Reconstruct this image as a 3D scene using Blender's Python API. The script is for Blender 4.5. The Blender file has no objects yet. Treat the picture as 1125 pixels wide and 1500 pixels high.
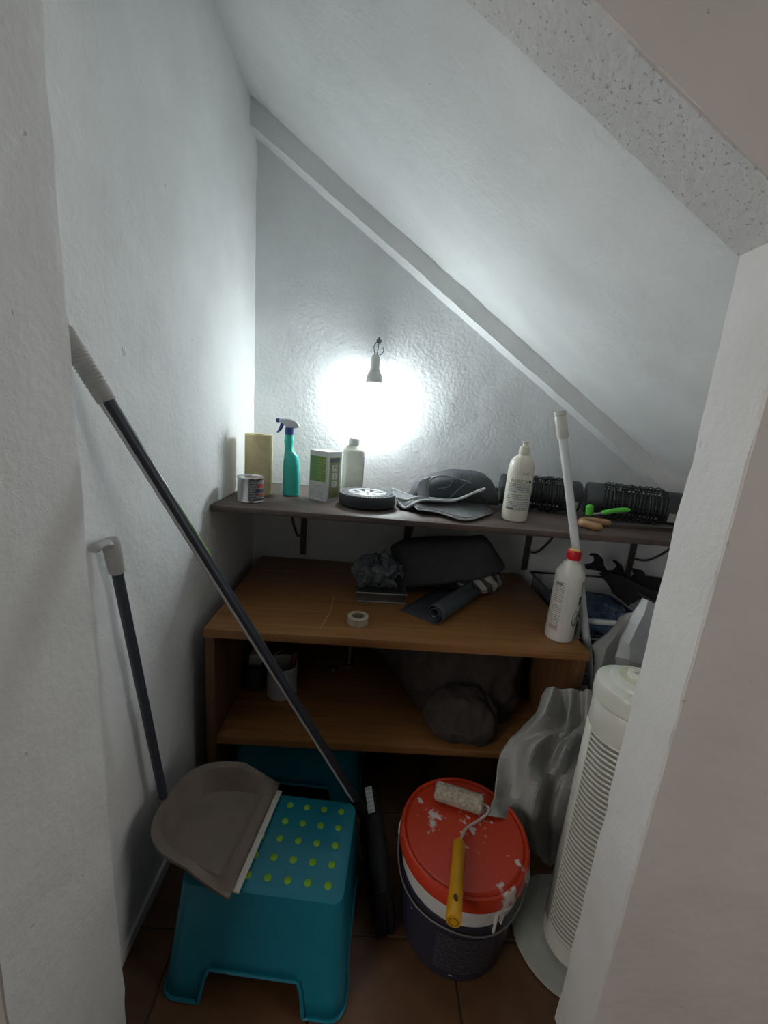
import bpy, bmesh, math, random
from mathutils import Vector, Matrix, noise
random.seed(7)
PI = math.pi
sc = bpy.context.scene
COL = sc.collection

# ------------------------------------------------------------------ camera
F, ROLL, PITCH, YAW, CAMH = 610.0, math.radians(4.7), math.radians(12.9), math.radians(2.1), 1.25
RM = Matrix.Rotation(-YAW, 3, 'Z') @ Matrix.Rotation(-PITCH, 3, 'X') @ Matrix.Rotation(-ROLL, 3, 'Y')
cam = bpy.data.objects.new('camera', bpy.data.cameras.new('camera'))
COL.objects.link(cam)
cam.data.sensor_fit = 'HORIZONTAL'
cam.data.sensor_width = 36.0
cam.data.lens = F / 1125.0 * 36.0
cam.data.clip_start = 0.01
cx, cy, cz = RM @ Vector((1, 0, 0)), RM @ Vector((0, 0, 1)), RM @ Vector((0, -1, 0))
cam.matrix_world = Matrix(((cx.x, cy.x, cz.x, 0), (cx.y, cy.y, cz.y, 0), (cx.z, cy.z, cz.z, CAMH), (0, 0, 0, 1)))
sc.camera = cam

# ------------------------------------------------------------------ light and exposure
world = bpy.data.worlds.new('world'); sc.world = world; world.use_nodes = True
wb = world.node_tree.nodes['Background']
wb.inputs['Color'].default_value = (1.0, 0.97, 0.94, 1)
wb.inputs['Strength'].default_value = 0.038
BULB_STRENGTH = 61.0
# added fill light from the left, brightening outer wall and right jamb
fill_left = bpy.data.objects.new('hallway_window_light', bpy.data.lights.new('hallway_window_light', 'AREA'))
COL.objects.link(fill_left)
fill_left.data.shape = 'RECTANGLE'; fill_left.data.size = 1.0; fill_left.data.size_y = 1.4
fill_left.data.energy = 14.0; fill_left.data.color = (1.0, 0.96, 0.92)
fill_left.location = (-1.85, -1.1, 1.45)
fill_left.rotation_euler = (Vector((0.6, 0.55, 1.0)) - Vector(fill_left.location)).to_track_quat('-Z', 'Y').to_euler()
# weaker added fill light from the right, lifting the left pier
fill_right = bpy.data.objects.new('hallway_lamp_light', bpy.data.lights.new('hallway_lamp_light', 'AREA'))
COL.objects.link(fill_right)
fill_right.data.shape = 'RECTANGLE'; fill_right.data.size = 0.6; fill_right.data.size_y = 1.4
fill_right.data.energy = 5.5; fill_right.data.color = (1.0, 0.97, 0.93)
fill_right.location = (2.1, -0.15, 1.25)
fill_right.rotation_euler = (Vector((-0.42, 0.48, 0.9)) - Vector(fill_right.location)).to_track_quat('-Z', 'Y').to_euler()
sc.view_settings.view_transform = 'Standard'
sc.view_settings.look = 'None'
sc.view_settings.gamma = 1.0
sc.view_settings.use_curve_mapping = False
sc.view_settings.exposure = 0.45


def at(u, v, y):
    """world point seen at photo pixel u, v at depth y"""
    d = RM @ Vector(((u - 562.5) / F, 1, (750 - v) / F))
    return Vector((0, 0, CAMH)) + d * (y / d.y)


def onz(u, v, z):
    d = RM @ Vector(((u - 562.5) / F, 1, (750 - v) / F))
    return Vector((0, 0, CAMH)) + d * ((z - CAMH) / d.z)


# ------------------------------------------------------------------ materials
MATS = {}


def _new(name):
    m = bpy.data.materials.new(name); m.use_nodes = True
    nt = m.node_tree
    return m, nt, nt.nodes['Principled BSDF']


def mat(name, col, rough=0.5, metal=0.0, var=0.08, scale=30.0, bump=0.0, bscale=80.0, bdist=0.002, spec=0.5, trans=0.0,
        coat=0.0, stretch=None):
    if name in MATS: return MATS[name]
    m, nt, b = _new(name)
    N, L = nt.nodes, nt.links
    b.inputs['Roughness'].default_value = rough
    b.inputs['Metallic'].default_value = metal
    b.inputs['Specular IOR Level'].default_value = spec
    b.inputs['Transmission Weight'].default_value = trans
    b.inputs['Coat Weight'].default_value = coat
    tc = N.new('ShaderNodeTexCoord'); mp = N.new('ShaderNodeMapping')
    L.new(tc.outputs['Object'], mp.inputs['Vector'])
    if stretch: mp.inputs['Scale'].default_value = stretch
    nz = N.new('ShaderNodeTexNoise'); nz.inputs['Scale'].default_value = scale; nz.inputs['Detail'].default_value = 4
    L.new(mp.outputs['Vector'], nz.inputs['Vector'])
    cr = N.new('ShaderNodeValToRGB')
    cr.color_ramp.elements[0].position = 0.3; cr.color_ramp.elements[1].position = 0.7
    cr.color_ramp.elements[0].color = tuple(c * (1 - var) for c in col) + (1,)
    cr.color_ramp.elements[1].color = tuple(min(1, c * (1 + var)) for c in col) + (1,)
    L.new(nz.outputs['Fac'], cr.inputs['Fac']); L.new(cr.outputs['Color'], b.inputs['Base Color'])
    if bump:
        n2 = N.new('ShaderNodeTexNoise'); n2.inputs['Scale'].default_value = bscale; n2.inputs['Detail'].default_value = 5
        L.new(mp.outputs['Vector'], n2.inputs['Vector'])
        bp = N.new('ShaderNodeBump'); bp.inputs['Strength'].default_value = bump; bp.inputs['Distance'].default_value = bdist
        L.new(n2.outputs['Fac'], bp.inputs['Height']); L.new(bp.outputs['Normal'], b.inputs['Normal'])
    MATS[name] = m
    return m


def plaster(name, col, strength=0.6, pits=0.0, streak=None):
    m, nt, b = _new(name)
    N, L = nt.nodes, nt.links
    b.inputs['Roughness'].default_value = 0.75
    b.inputs['Specular IOR Level'].default_value = 0.25
    tc = N.new('ShaderNodeTexCoord')
    a = N.new('ShaderNodeTexNoise'); a.inputs['Scale'].default_value = 5; a.inputs['Detail'].default_value = 5
    L.new(tc.outputs['Object'], a.inputs['Vector'])
    cr = N.new('ShaderNodeValToRGB')
    cr.color_ramp.elements[0].position = 0.3; cr.color_ramp.elements[1].position = 0.75
    cr.color_ramp.elements[0].color = tuple(c * 0.93 for c in col) + (1,)
    cr.color_ramp.elements[1].color = tuple(c * 1.04 for c in col) + (1,)
    L.new(a.outputs['Fac'], cr.inputs['Fac'])
    out = cr.outputs['Color']
    sp = N.new('ShaderNodeTexNoise'); sp.inputs['Scale'].default_value = 42 + 130 * pits; sp.inputs['Detail'].default_value = 2
    L.new(tc.outputs['Object'], sp.inputs['Vector'])
    rs = N.new('ShaderNodeValToRGB')
    rs.color_ramp.elements[0].position = 0.745 - pits * 0.1; rs.color_ramp.elements[1].position = 0.80 - pits * 0.1
    rs.color_ramp.elements[0].color = (0, 0, 0, 1); rs.color_ramp.elements[1].color = (1, 1, 1, 1)
    L.new(sp.outputs['Fac'], rs.inputs['Fac'])
    mx = N.new('ShaderNodeMix'); mx.data_type = 'RGBA'
    L.new(rs.outputs['Color'], mx.inputs[0]); L.new(out, mx.inputs[6])
    mx.inputs[7].default_value = tuple(c * 0.82 for c in col) + (1,)
    L.new(mx.outputs[2], b.inputs['Base Color'])
    n1 = N.new('ShaderNodeTexNoise'); n1.inputs['Scale'].default_value = 70; n1.inputs['Detail'].default_value = 6
    n1.inputs['Roughness'].default_value = 0.6
    n2 = N.new('ShaderNodeTexNoise'); n2.inputs['Scale'].default_value = 9; n2.inputs['Detail'].default_value = 3
    L.new(tc.outputs['Object'], n1.inputs['Vector']); L.new(tc.outputs['Object'], n2.inputs['Vector'])
    b1 = N.new('ShaderNodeBump'); b1.inputs['Strength'].default_value = strength; b1.inputs['Distance'].default_value = 0.005
    b2 = N.new('ShaderNodeBump'); b2.inputs['Strength'].default_value = 0.5; b2.inputs['Distance'].default_value = 0.012
    b3 = N.new('ShaderNodeBump'); b3.inputs['Strength'].default_value = 0.8; b3.inputs['Distance'].default_value = 0.002; b3.invert = True
    L.new(n2.outputs['Fac'], b2.inputs['Height'])
    L.new(n1.outputs['Fac'], b1.inputs['Height']); L.new(b2.outputs['Normal'], b1.inputs['Normal'])
    L.new(rs.outputs['Color'], b3.inputs['Height']); L.new(b1.outputs['Normal'], b3.inputs['Normal'])
    L.new(b3.outputs['Normal'], b.inputs['Normal'])
    return m


def wood(name, dark, light, axis='X', rough=0.4, scale=1.0):
    m, nt, b = _new(name)
    N, L = nt.nodes, nt.links
    b.inputs['Roughness'].default_value = rough
    tc = N.new('ShaderNodeTexCoord'); mp = N.new('ShaderNodeMapping')
    s = {'X': (1.2, 26, 26), 'Y': (26, 1.2, 26), 'Z': (26, 26, 1.2)}[axis]
    mp.inputs['Scale'].default_value = tuple(k * scale for k in s)
    L.new(tc.outputs['Object'], mp.inputs['Vector'])
    nz = N.new('ShaderNodeTexNoise'); nz.inputs['Scale'].default_value = 2.2; nz.inputs['Detail'].default_value = 7
    nz.inputs['Distortion'].default_value = 0.6
    L.new(mp.outputs['Vector'], nz.inputs['Vector'])
    cr = N.new('ShaderNodeValToRGB')
    cr.color_ramp.elements[0].position = 0.3; cr.color_ramp.elements[1].position = 0.72
    cr.color_ramp.elements[0].color = dark + (1,); cr.color_ramp.elements[1].color = light + (1,)
    L.new(nz.outputs['Fac'], cr.inputs['Fac']); L.new(cr.outputs['Color'], b.inputs['Base Color'])
    bp = N.new('ShaderNodeBump'); bp.inputs['Strength'].default_value = 0.15; bp.inputs['Distance'].default_value = 0.001
    L.new(nz.outputs['Fac'], bp.inputs['Height']); L.new(bp.outputs['Normal'], b.inputs['Normal'])
    return m


def printed(name, bg, ink, rows=12, cover=0.55, blocks=()):
    """flat print on a UV-mapped patch: rows of small illegible text plus solid colour blocks (u0,v0,u1,v1,rgb)"""
    m, nt, b = _new(name)
    N, L = nt.nodes, nt.links
    b.inputs['Roughness'].default_value = 0.45
    uv = N.new('ShaderNodeUVMap')
    sx = N.new('ShaderNodeSeparateXYZ'); L.new(uv.outputs['UV'], sx.inputs[0])

    def math_(op, a, c=None):
        n = N.new('ShaderNodeMath'); n.operation = op
        for i, q in enumerate((a, c)):
            if q is None: continue
            if isinstance(q, (int, float)): n.inputs[i].default_value = q
            else: L.new(q, n.inputs[i])
        return n.outputs[0]
    rowv = math_('MULTIPLY', sx.outputs['Y'], rows)
    fr = math_('FRACT', rowv)
    line = math_('LESS_THAN', math_('ABSOLUTE', math_('SUBTRACT', fr, 0.5)), 0.26)
    mp = N.new('ShaderNodeMapping'); mp.inputs['Scale'].default_value = (26, rows, 1)
    L.new(uv.outputs['UV'], mp.inputs['Vector'])
    nz = N.new('ShaderNodeTexNoise'); nz.inputs['Scale'].default_value = 1.0; nz.inputs['Detail'].default_value = 1
    L.new(mp.outputs['Vector'], nz.inputs['Vector'])
    word = math_('LESS_THAN', nz.outputs['Fac'], cover)
    msk = math_('MULTIPLY', line, word)
    mx = N.new('ShaderNodeMix'); mx.data_type = 'RGBA'
    L.new(msk, mx.inputs[0]); mx.inputs[6].default_value = bg + (1,); mx.inputs[7].default_value = ink + (1,)
    cur = mx.outputs[2]
    for (u0, v0, u1, v1, c) in blocks:
        k = math_('MULTIPLY', math_('MULTIPLY', math_('GREATER_THAN', sx.outputs['X'], u0), math_('LESS_THAN', sx.outputs['X'], u1)),
                  math_('MULTIPLY', math_('GREATER_THAN', sx.outputs['Y'], v0), math_('LESS_THAN', sx.outputs['Y'], v1)))
        q = N.new('ShaderNodeMix'); q.data_type = 'RGBA'
        L.new(k, q.inputs[0]); L.new(cur, q.inputs[6]); q.inputs[7].default_value = c + (1,)
        cur = q.outputs[2]
    L.new(cur, b.inputs['Base Color'])
    return m


def splatted(name, base, paint, spots, rough=0.4, cut=0.0, fine=0.0):
    """base plastic with dried paint marks: spots are (x, y, z, rx, ry, rz) ellipsoids in object space"""
    m, nt, b = _new(name)
    N, L = nt.nodes, nt.links
    tc = N.new('ShaderNodeTexCoord')
    nz = N.new('ShaderNodeTexNoise'); nz.inputs['Scale'].default_value = 55; nz.inputs['Detail'].default_value = 5
    L.new(tc.outputs['Object'], nz.inputs['Vector'])
    cur = None
    for (x, y, z, rx, ry, rz, ang, dens) in spots:
        mp = N.new('ShaderNodeMapping'); mp.vector_type = 'TEXTURE'
        mp.inputs['Location'].default_value = (x, y, z); mp.inputs['Rotation'].default_value = (0, 0, ang)
        mp.inputs['Scale'].default_value = (rx, ry, rz)
        L.new(tc.outputs['Object'], mp.inputs['Vector'])
        ln = N.new('ShaderNodeVectorMath'); ln.operation = 'LENGTH'; L.new(mp.outputs['Vector'], ln.inputs[0])
        s = N.new('ShaderNodeMath'); s.operation = 'MULTIPLY_ADD'
        L.new(ln.outputs['Value'], s.inputs[0]); s.inputs[1].default_value = -0.32; s.inputs[2].default_value = dens
        if cur is None: cur = s.outputs[0]
        else:
            k = N.new('ShaderNodeMath'); k.operation = 'MAXIMUM'; L.new(cur, k.inputs[0]); L.new(s.outputs[0], k.inputs[1]); cur = k.outputs[0]
    ad = N.new('ShaderNodeMath'); ad.operation = 'ADD'; L.new(cur, ad.inputs[0]); L.new(nz.outputs['Fac'], ad.inputs[1])
    cr = N.new('ShaderNodeValToRGB')
    cr.color_ramp.elements[0].position = 0.62; cr.color_ramp.elements[1].position = 0.72
    cr.color_ramp.elements[0].color = (0, 0, 0, 1); cr.color_ramp.elements[1].color = (1, 1, 1, 1)
    L.new(ad.outputs[0], cr.inputs['Fac'])
    mx = N.new('ShaderNodeMix'); mx.data_type = 'RGBA'
    L.new(cr.outputs['Color'], mx.inputs[0]); mx.inputs[6].default_value = base + (1,); mx.inputs[7].default_value = paint + (1,)
    L.new(mx.outputs[2], b.inputs['Base Color'])
    b.inputs['Roughness'].default_value = rough
    return m


# ------------------------------------------------------------------ mesh helpers
def obj(name, bm, m, parent=None, smooth=True, angle=35, loc=None, kind=None, label=None):
    me = bpy.data.meshes.new(name)
    bmesh.ops.recalc_face_normals(bm, faces=bm.faces[:])
    bm.to_mesh(me); bm.free()
    o = bpy.data.objects.new(name, me); COL.objects.link(o)
    if m: me.materials.append(m)
    if smooth:
        me.polygons.foreach_set('use_smooth', [True] * len(me.polygons))
        me.set_sharp_from_angle(angle=math.radians(angle))
    if parent: o.parent = parent
    if loc is not None: o.location = loc
    if kind: o['kind'] = kind
    if label: o['label'] = label
    return o


def tag(o, label, cat, group=None):
    o['label'] = label; o['category'] = cat
    if group: o['group'] = group
    return o


def thing(name, label, cat, loc=(0, 0, 0), rotz=0.0, group=None, rot=None):
    o = bpy.data.objects.new(name, None); COL.objects.link(o)
    o.empty_display_size = 0.05
    o.location = loc
    o.rotation_euler = rot if rot else (0, 0, rotz)
    return tag(o, label, cat, group)


def BM(): return bmesh.new()


def box(bm, c, s, rot=None, bevel=0.0, seg=2):
    r = bmesh.ops.create_cube(bm, size=1.0)
    vs = r['verts']
    M = Matrix.Translation(Vector(c)) @ (rot.to_4x4() if rot is not None else Matrix.Identity(4)) @ Matrix.Diagonal((s[0], s[1], s[2], 1))
    bmesh.ops.transform(bm, matrix=M, verts=vs)
    if bevel:
        es = list({e for v in vs for e in v.link_edges})
        bmesh.ops.bevel(bm, geom=es, offset=bevel, segments=seg, affect='EDGES', profile=0.5)
    return bm


def lathe(bm, prof, c=(0, 0, 0), seg=32, sx=1.0, sy=1.0, M=None, cap=True):
    rings = []
    for (r, z) in prof:
        ring = []
        for i in range(seg):
            a = 2 * PI * i / seg
            p = Vector((r * sx * math.cos(a), r * sy * math.sin(a), z))
            if M is not None: p = M @ p
            ring.append(bm.verts.new(p + Vector(c)))
        rings.append(ring)
    for a, b in zip(rings, rings[1:]):
        for i in range(seg):
            j = (i + 1) % seg
            bm.faces.new((a[i], a[j], b[j], b[i]))
    if cap:
        if prof[0][0] > 1e-5: bm.faces.new(rings[0][::-1])
        if prof[-1][0] > 1e-5: bm.faces.new(rings[-1])
    return bm


def frame(d):
    d = d.normalized()
    u = Vector((0, 0, 1)) if abs(d.z) < 0.9 else Vector((1, 0, 0))
    x = u.cross(d).normalized(); y = d.cross(x).normalized()
    return Matrix(((x.x, y.x, d.x), (x.y, y.y, d.y), (x.z, y.z, d.z)))


def tube(bm, pts, r, seg=10, closed=False, flat=1.0):
    pts = [Vector(p) for p in pts]
    n = len(pts); rings = []
    prev = None
    for i, p in enumerate(pts):
        if closed: d = pts[(i + 1) % n] - pts[i - 1]
        else: d = pts[min(i + 1, n - 1)] - pts[max(i - 1, 0)]
        d.normalize()
        if prev is None:
            fr = frame(d); x = Vector((fr[0][0], fr[1][0], fr[2][0]))
        else:
            x = (prev - d * prev.dot(d)).normalized()
        y = d.cross(x).normalized(); prev = x
        rr = r[i] if isinstance(r, (list, tuple)) else r
        rings.append([bm.verts.new(p + (x * math.cos(2 * PI * k / seg) + y * flat * math.sin(2 * PI * k / seg)) * rr) for k in range(seg)])
    pairs = list(zip(rings, rings[1:])) + ([(rings[-1], rings[0])] if closed else [])
    for a, b in pairs:
        for k in range(seg):
            j = (k + 1) % seg
            bm.faces.new((a[k], a[j], b[j], b[k]))
    if not closed:
        bm.faces.new(rings[0][::-1]); bm.faces.new(rings[-1])
    return bm


def spline(pts, n=8):
    pts = [Vector(p) for p in pts]
    out = []
    for i in range(len(pts) - 1):
        p0, p1, p2, p3 = pts[max(i - 1, 0)], pts[i], pts[i + 1], pts[min(i + 2, len(pts) - 1)]
        for k in range(n):
            t = k / n
            out.append(0.5 * ((2 * p1) + (p2 - p0) * t + (2 * p0 - 5 * p1 + 4 * p2 - p3) * t * t + (3 * p1 - p0 - 3 * p2 + p3) * t ** 3))
    out.append(pts[-1])
    return out


def prism(bm, poly, depth, M=None):
    """poly 2D in xz, extruded along y by depth, then transformed"""
    M = M if M is not None else Matrix.Identity(4)
    a = [bm.verts.new(M @ Vector((x, -depth / 2, z))) for x, z in poly]
    b = [bm.verts.new(M @ Vector((x, depth / 2, z))) for x, z in poly]
    n = len(poly)
    bm.faces.new(a); bm.faces.new(b[::-1])
    for i in range(n):
        j = (i + 1) % n
        bm.faces.new((a[i], b[i], b[j], a[j]))
    return bm


def loft(bm, secs, seg=28, closed_caps=True):
    """secs: list of functions/rings of points (same count)"""
    rings = [[bm.verts.new(p) for p in s] for s in secs]
    for a, b in zip(rings, rings[1:]):
        n = len(a)
        for i in range(n):
            j = (i + 1) % n
            bm.faces.new((a[i], a[j], b[j], b[i]))
    if closed_caps:
        bm.faces.new(rings[0][::-1]); bm.faces.new(rings[-1])
    return bm


def selips(cx, cy, z, rx, ry, e=2.0, n=28):
    out = []
    for i in range(n):
        a = 2 * PI * i / n
        c, s = math.cos(a), math.sin(a)
        out.append(Vector((cx + rx * math.copysign(abs(c) ** (2 / e), c), cy + ry * math.copysign(abs(s) ** (2 / e), s), z)))
    return out


def poly(pts, n):
    pts = [Vector(p) for p in pts]
    return [pts[i].lerp(pts[i + 1], k / n) for i in range(len(pts) - 1) for k in range(n)] + [pts[-1]]


def sheet(rows, n=5, spline=spline):
    """Catmull-Rom surface through a grid of control points"""
    bm = BM()
    R2 = [spline(r, n) for r in rows]
    colsn = len(R2[0])
    cols = [spline([r[i] for r in R2], n) for i in range(colsn)]
    uvl = bm.loops.layers.uv.new('UVMap')
    V = [[bm.verts.new(cols[i][j]) for i in range(colsn)] for j in range(len(cols[0]))]
    for j in range(len(V) - 1):
        for i in range(colsn - 1):
            bm.faces.new((V[j][i], V[j][i + 1], V[j + 1][i + 1], V[j + 1][i]))
    return bm


def solidify(o, t, off=0.0):
    s = o.modifiers.new('thickness', 'SOLIDIFY'); s.thickness = t; s.offset = off
    return o


def bevelmod(o, w, seg=3, ang=40):
    s = o.modifiers.new('bevel', 'BEVEL'); s.width = w; s.segments = seg; s.limit_method = 'ANGLE'; s.angle_limit = math.radians(ang)
    return o


def crumple(bm, amp, scale, seed=0.0, crease=False):
    for v in bm.verts:
        p = v.co * scale + Vector((seed, seed * 1.7, -seed))
        if crease:
            k = Vector([abs(noise.noise(p + Vector((q, 0, q)))) for q in (3.1, 17.7, 41.3)]) - Vector((.2, .2, .2))
            k += 0.5 * (Vector([abs(noise.noise(p * 2.3 + Vector((q, 0, q)))) for q in (5.1, 27.7, 61.3)]) - Vector((.2, .2, .2)))
        else:
            k = noise.noise_vector(p)
        v.co += k * amp
    return bm


def slab(name, lo, hi, m, step=0.03, jit=0.0025, parent=None, kind='structure', shape=None):
    """plaster block whose faces are gridded and slightly uneven"""
    bm = BM()
    lo, hi = Vector(lo), Vector(hi)
    n = [max(1, min(70, int(round((hi[i] - lo[i]) / step)))) for i in range(3)]
    grid = {}

    def vert(i, j, k):
        if (i, j, k) not in grid:
            p = Vector((lo.x + (hi.x - lo.x) * i / n[0], lo.y + (hi.y - lo.y) * j / n[1], lo.z + (hi.z - lo.z) * k / n[2]))
            if shape: p = shape(p)
            if jit: p += (noise.noise_vector(p * 14) + 0.6 * noise.noise_vector(p * 45)) * jit
            grid[(i, j, k)] = bm.verts.new(p)
        return grid[(i, j, k)]
    for ax in range(3):
        a, b = [q for q in range(3) if q != ax]
        for side in (0, n[ax]):
            for i in range(n[a]):
                for j in range(n[b]):
                    q = []
                    for (di, dj) in ((0, 0), (1, 0), (1, 1), (0, 1)):
                        idx = [0, 0, 0]; idx[ax] = side; idx[a] = i + di; idx[b] = j + dj
                        q.append(vert(*idx))
                    bm.faces.new(q)
    o = obj(name, bm, m, parent, smooth=True, angle=50)
    if kind: o['kind'] = kind
    return o


def arc_patch(r, a0, a1, z0, z1, n=14, nz=1, sx=1.0, sy=1.0):
    """a curved label patch round the z axis, UV mapped"""
    bm = BM(); uv = bm.loops.layers.uv.new('UVMap')
    V = [[bm.verts.new((r * sx * math.cos(a0 + (a1 - a0) * i / n), r * sy * math.sin(a0 + (a1 - a0) * i / n), z0 + (z1 - z0) * j / nz)) for i in range(n + 1)] for j in range(nz + 1)]
    for j in range(nz):
        for i in range(n):
            f = bm.faces.new((V[j][i], V[j][i + 1], V[j + 1][i + 1], V[j + 1][i]))
            for l, (du, dv) in zip(f.loops, ((0, 0), (1, 0), (1, 1), (0, 1))):
                l[uv].uv = ((i + du) / n, (j + dv) / nz)
    return bm


def quad_patch(p, ux, uy):
    bm = BM(); uv = bm.loops.layers.uv.new('UVMap')
    p, ux, uy = Vector(p), Vector(ux), Vector(uy)
    f = bm.faces.new([bm.verts.new(q) for q in (p, p + ux, p + ux + uy, p + uy)])
    for l, q in zip(f.loops, ((0, 0), (1, 0), (1, 1), (0, 1))): l[uv].uv = q
    return bm


def letters(name, text, size, m, parent, place, depth=0.0003, spacing=1.0):
    """real lettering as a mesh; place maps text-plane (x, y, z) to the parent's space"""
    cu = bpy.data.curves.new(name, 'FONT'); cu.body = text; cu.size = size; cu.align_x = 'CENTER'; cu.space_character = spacing
    cu.extrude = depth
    t = bpy.data.objects.new(name + '_tmp', cu); COL.objects.link(t)
    dg = bpy.context.evaluated_depsgraph_get(); dg.update()
    me = bpy.data.meshes.new_from_object(t.evaluated_get(dg))
    bpy.data.objects.remove(t)
    for v in me.vertices: v.co = place(v.co)
    me.materials.clear(); me.materials.append(m)
    o = bpy.data.objects.new(name, me); COL.objects.link(o); o.parent = parent
    return o


def around(r, ang0, z0, sx=1.0, sy=1.0):
    """wrap text on a cylinder of radius r; ang0 is the angle of the text's middle"""
    def f(c):
        a = ang0 + c.x / r
        return Vector((r * sx * math.cos(a), r * sy * math.sin(a), z0 + c.y)) + Vector((math.cos(a), math.sin(a), 0)) * c.z
    return f


# ------------------------------------------------------------------ shared materials
WALL = plaster('white_plaster', (0.86, 0.865, 0.855), 0.42)
BACKW = plaster('rough_white_plaster', (0.84, 0.85, 0.85), 0.7)
REVEAL = plaster('reveal_plaster', (0.80, 0.79, 0.77), 0.36, pits=0.0)
OUTER = plaster('beige_wall_paint', (0.76, 0.705, 0.66), 0.14)
SOFFIT = plaster('pitted_plaster', (0.76, 0.76, 0.745), 0.6, pits=0.95)
SHELFW = wood('dark_brown_board', (0.075, 0.052, 0.045), (0.15, 0.105, 0.09), 'X', 0.5)
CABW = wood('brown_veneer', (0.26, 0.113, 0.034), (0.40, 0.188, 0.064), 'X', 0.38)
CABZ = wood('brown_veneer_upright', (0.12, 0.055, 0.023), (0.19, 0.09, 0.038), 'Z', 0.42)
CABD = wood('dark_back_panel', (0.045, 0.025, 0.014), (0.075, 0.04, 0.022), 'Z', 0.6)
TILE = mat('brown_floor_tile', (0.125, 0.058, 0.024), 0.4, var=0.22, scale=14, bump=0.2, bscale=60)
GROUT = mat('pale_grout', (0.20, 0.15, 0.11), 0.9)
TEAL = mat('teal_plastic', (0.005, 0.18, 0.25), 0.42, var=0.05, bump=0.12, bscale=900, bdist=0.0006)
LIME = mat('lime_rubber', (0.20, 0.42, 0.02), 0.6, var=0.15)
STEEL = mat('bright_steel', (0.62, 0.62, 0.62), 0.25, metal=1.0)
BLACKP = mat('black_plastic', (0.018, 0.019, 0.021), 0.42)
BLACKM = mat('black_matt', (0.014, 0.014, 0.015), 0.75, bump=0.3, bscale=300)
WHITEP = mat('white_plastic', (0.72, 0.72, 0.69), 0.35, var=0.03)
CREAM = mat('cream_plastic', (0.70, 0.66, 0.55), 0.35, var=0.04)
DARKINK = mat('dark_print', (0.10, 0.12, 0.12), 0.5)
BRACK = mat('brown_painted_metal', (0.085, 0.068, 0.06), 0.5)

# ------------------------------------------------------------------ the setting
LX, BY = -0.485, 1.712          # left wall plane, back wall plane
ceil_z = lambda x: 1.905 - 0.66 * x
sof_z = lambda x: 1.795 - 0.595 * x

fl = bpy.data.objects.new('floor', None); COL.objects.link(fl); fl['kind'] = 'structure'
obj('grout_bed', box(BM(), (-0.05, 0.60, -0.026), (3.4, 2.30, 0.04)), GROUT, fl, smooth=False)
tile_me = None
T = 0.33
ti = 0
for iy in range(-2, 5):
    for ix in range(-5, 6):
        x0, y0 = -0.38 + ix * T, 0.745 + (iy - 2) * T + 0.02
        x1, y1 = x0 + T, y0 + T
        if y1 > 1.74 or x1 > 1.62 or x0 < -1.75: continue
        if tile_me is None:
            o = obj('floor_tile', box(BM(), (0, 0, -0.003), (T - 0.006, T - 0.006, 0.006), bevel=0.0012, seg=1), TILE, fl)
            tile_me = o.data
        else:
            o = bpy.data.objects.new('floor_tile', tile_me); COL.objects.link(o); o.parent = fl
        o.location = ((x0 + x1) / 2, (y0 + y1) / 2, 0)

slab('wall_left', (LX - 0.12, 0.50, -0.006), (LX, BY + 0.1, 2.42), WALL, 0.04, 0.003)
slab('wall_back', (LX - 0.12, BY, -0.006), (1.55, BY + 0.1, 2.42), BACKW, 0.04, 0.003)
slab('wall_right', (1.43, 0.527, -0.006), (1.55, BY + 0.1, 1.25), WALL, 0.06, 0.003)
slab('ceiling', (LX - 0.12, 0.56, 0), (1.6, BY + 0.1, 0.10), WALL, 0.045, 0.003,
     shape=lambda p: Vector((p.x, p.y, p.z + ceil_z(p.x) + 0.02 * max(0, -p.x - 0.2))))
# boxed ledge along the ceiling against the back wall
slab('trim_1', (LX, 1.632, -0.072), (1.32, BY + 0.02, 0.03), WALL, 0.035, 0.003,
     shape=lambda p: Vector((p.x, p.y, p.z + ceil_z(p.x))))
# front wall: left pier, right pier, sloping head of the opening
slab('wall_front_left', (-1.7, 0.387, -0.006), (-0.417, 0.602, 2.5), REVEAL, 0.024, 0.0028)
slab('trim_2', (-1.7, 0.375, -0.006), (-0.421, 0.387, 2.5), OUTER, 0.08, 0.0)
slab('wall_front_right', (0.487, 0.537, -0.006), (1.55, 0.632, 1.53), REVEAL, 0.024, 0.0028,
     shape=lambda p: Vector((p.x, p.y, p.z if p.z < 1.5 else max(sof_z(p.x) + 0.012, 0.8))))
slab('wall_front_right_face', (0.4875, 0.533, -0.006), (1.55, 0.541, 1.53), OUTER, 0.03, 0.0010,
     shape=lambda p: Vector((p.x, p.y, p.z if p.z < 1.5 else max(sof_z(p.x) + 0.012, 0.8))))
slab('wall_front_head', (-0.45, 0.536, 0), (1.55, 0.634, 0.75), SOFFIT, 0.03, 0.0028,
     shape=lambda p: Vector((p.x, p.y, p.z * 1.0 + sof_z(p.x))))
slab('wall_front_head_face', (-0.45, 0.531, 0.001), (1.55, 0.538, 0.75), OUTER, 0.03, 0.0010,
     shape=lambda p: Vector((p.x, p.y, p.z * 1.0 + sof_z(p.x))))
slab('baseboard_left', (LX - 0.01, 0.605, 0), (LX + 0.008, BY, 0.035), REVEAL, 0.05, 0.0015)

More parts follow.
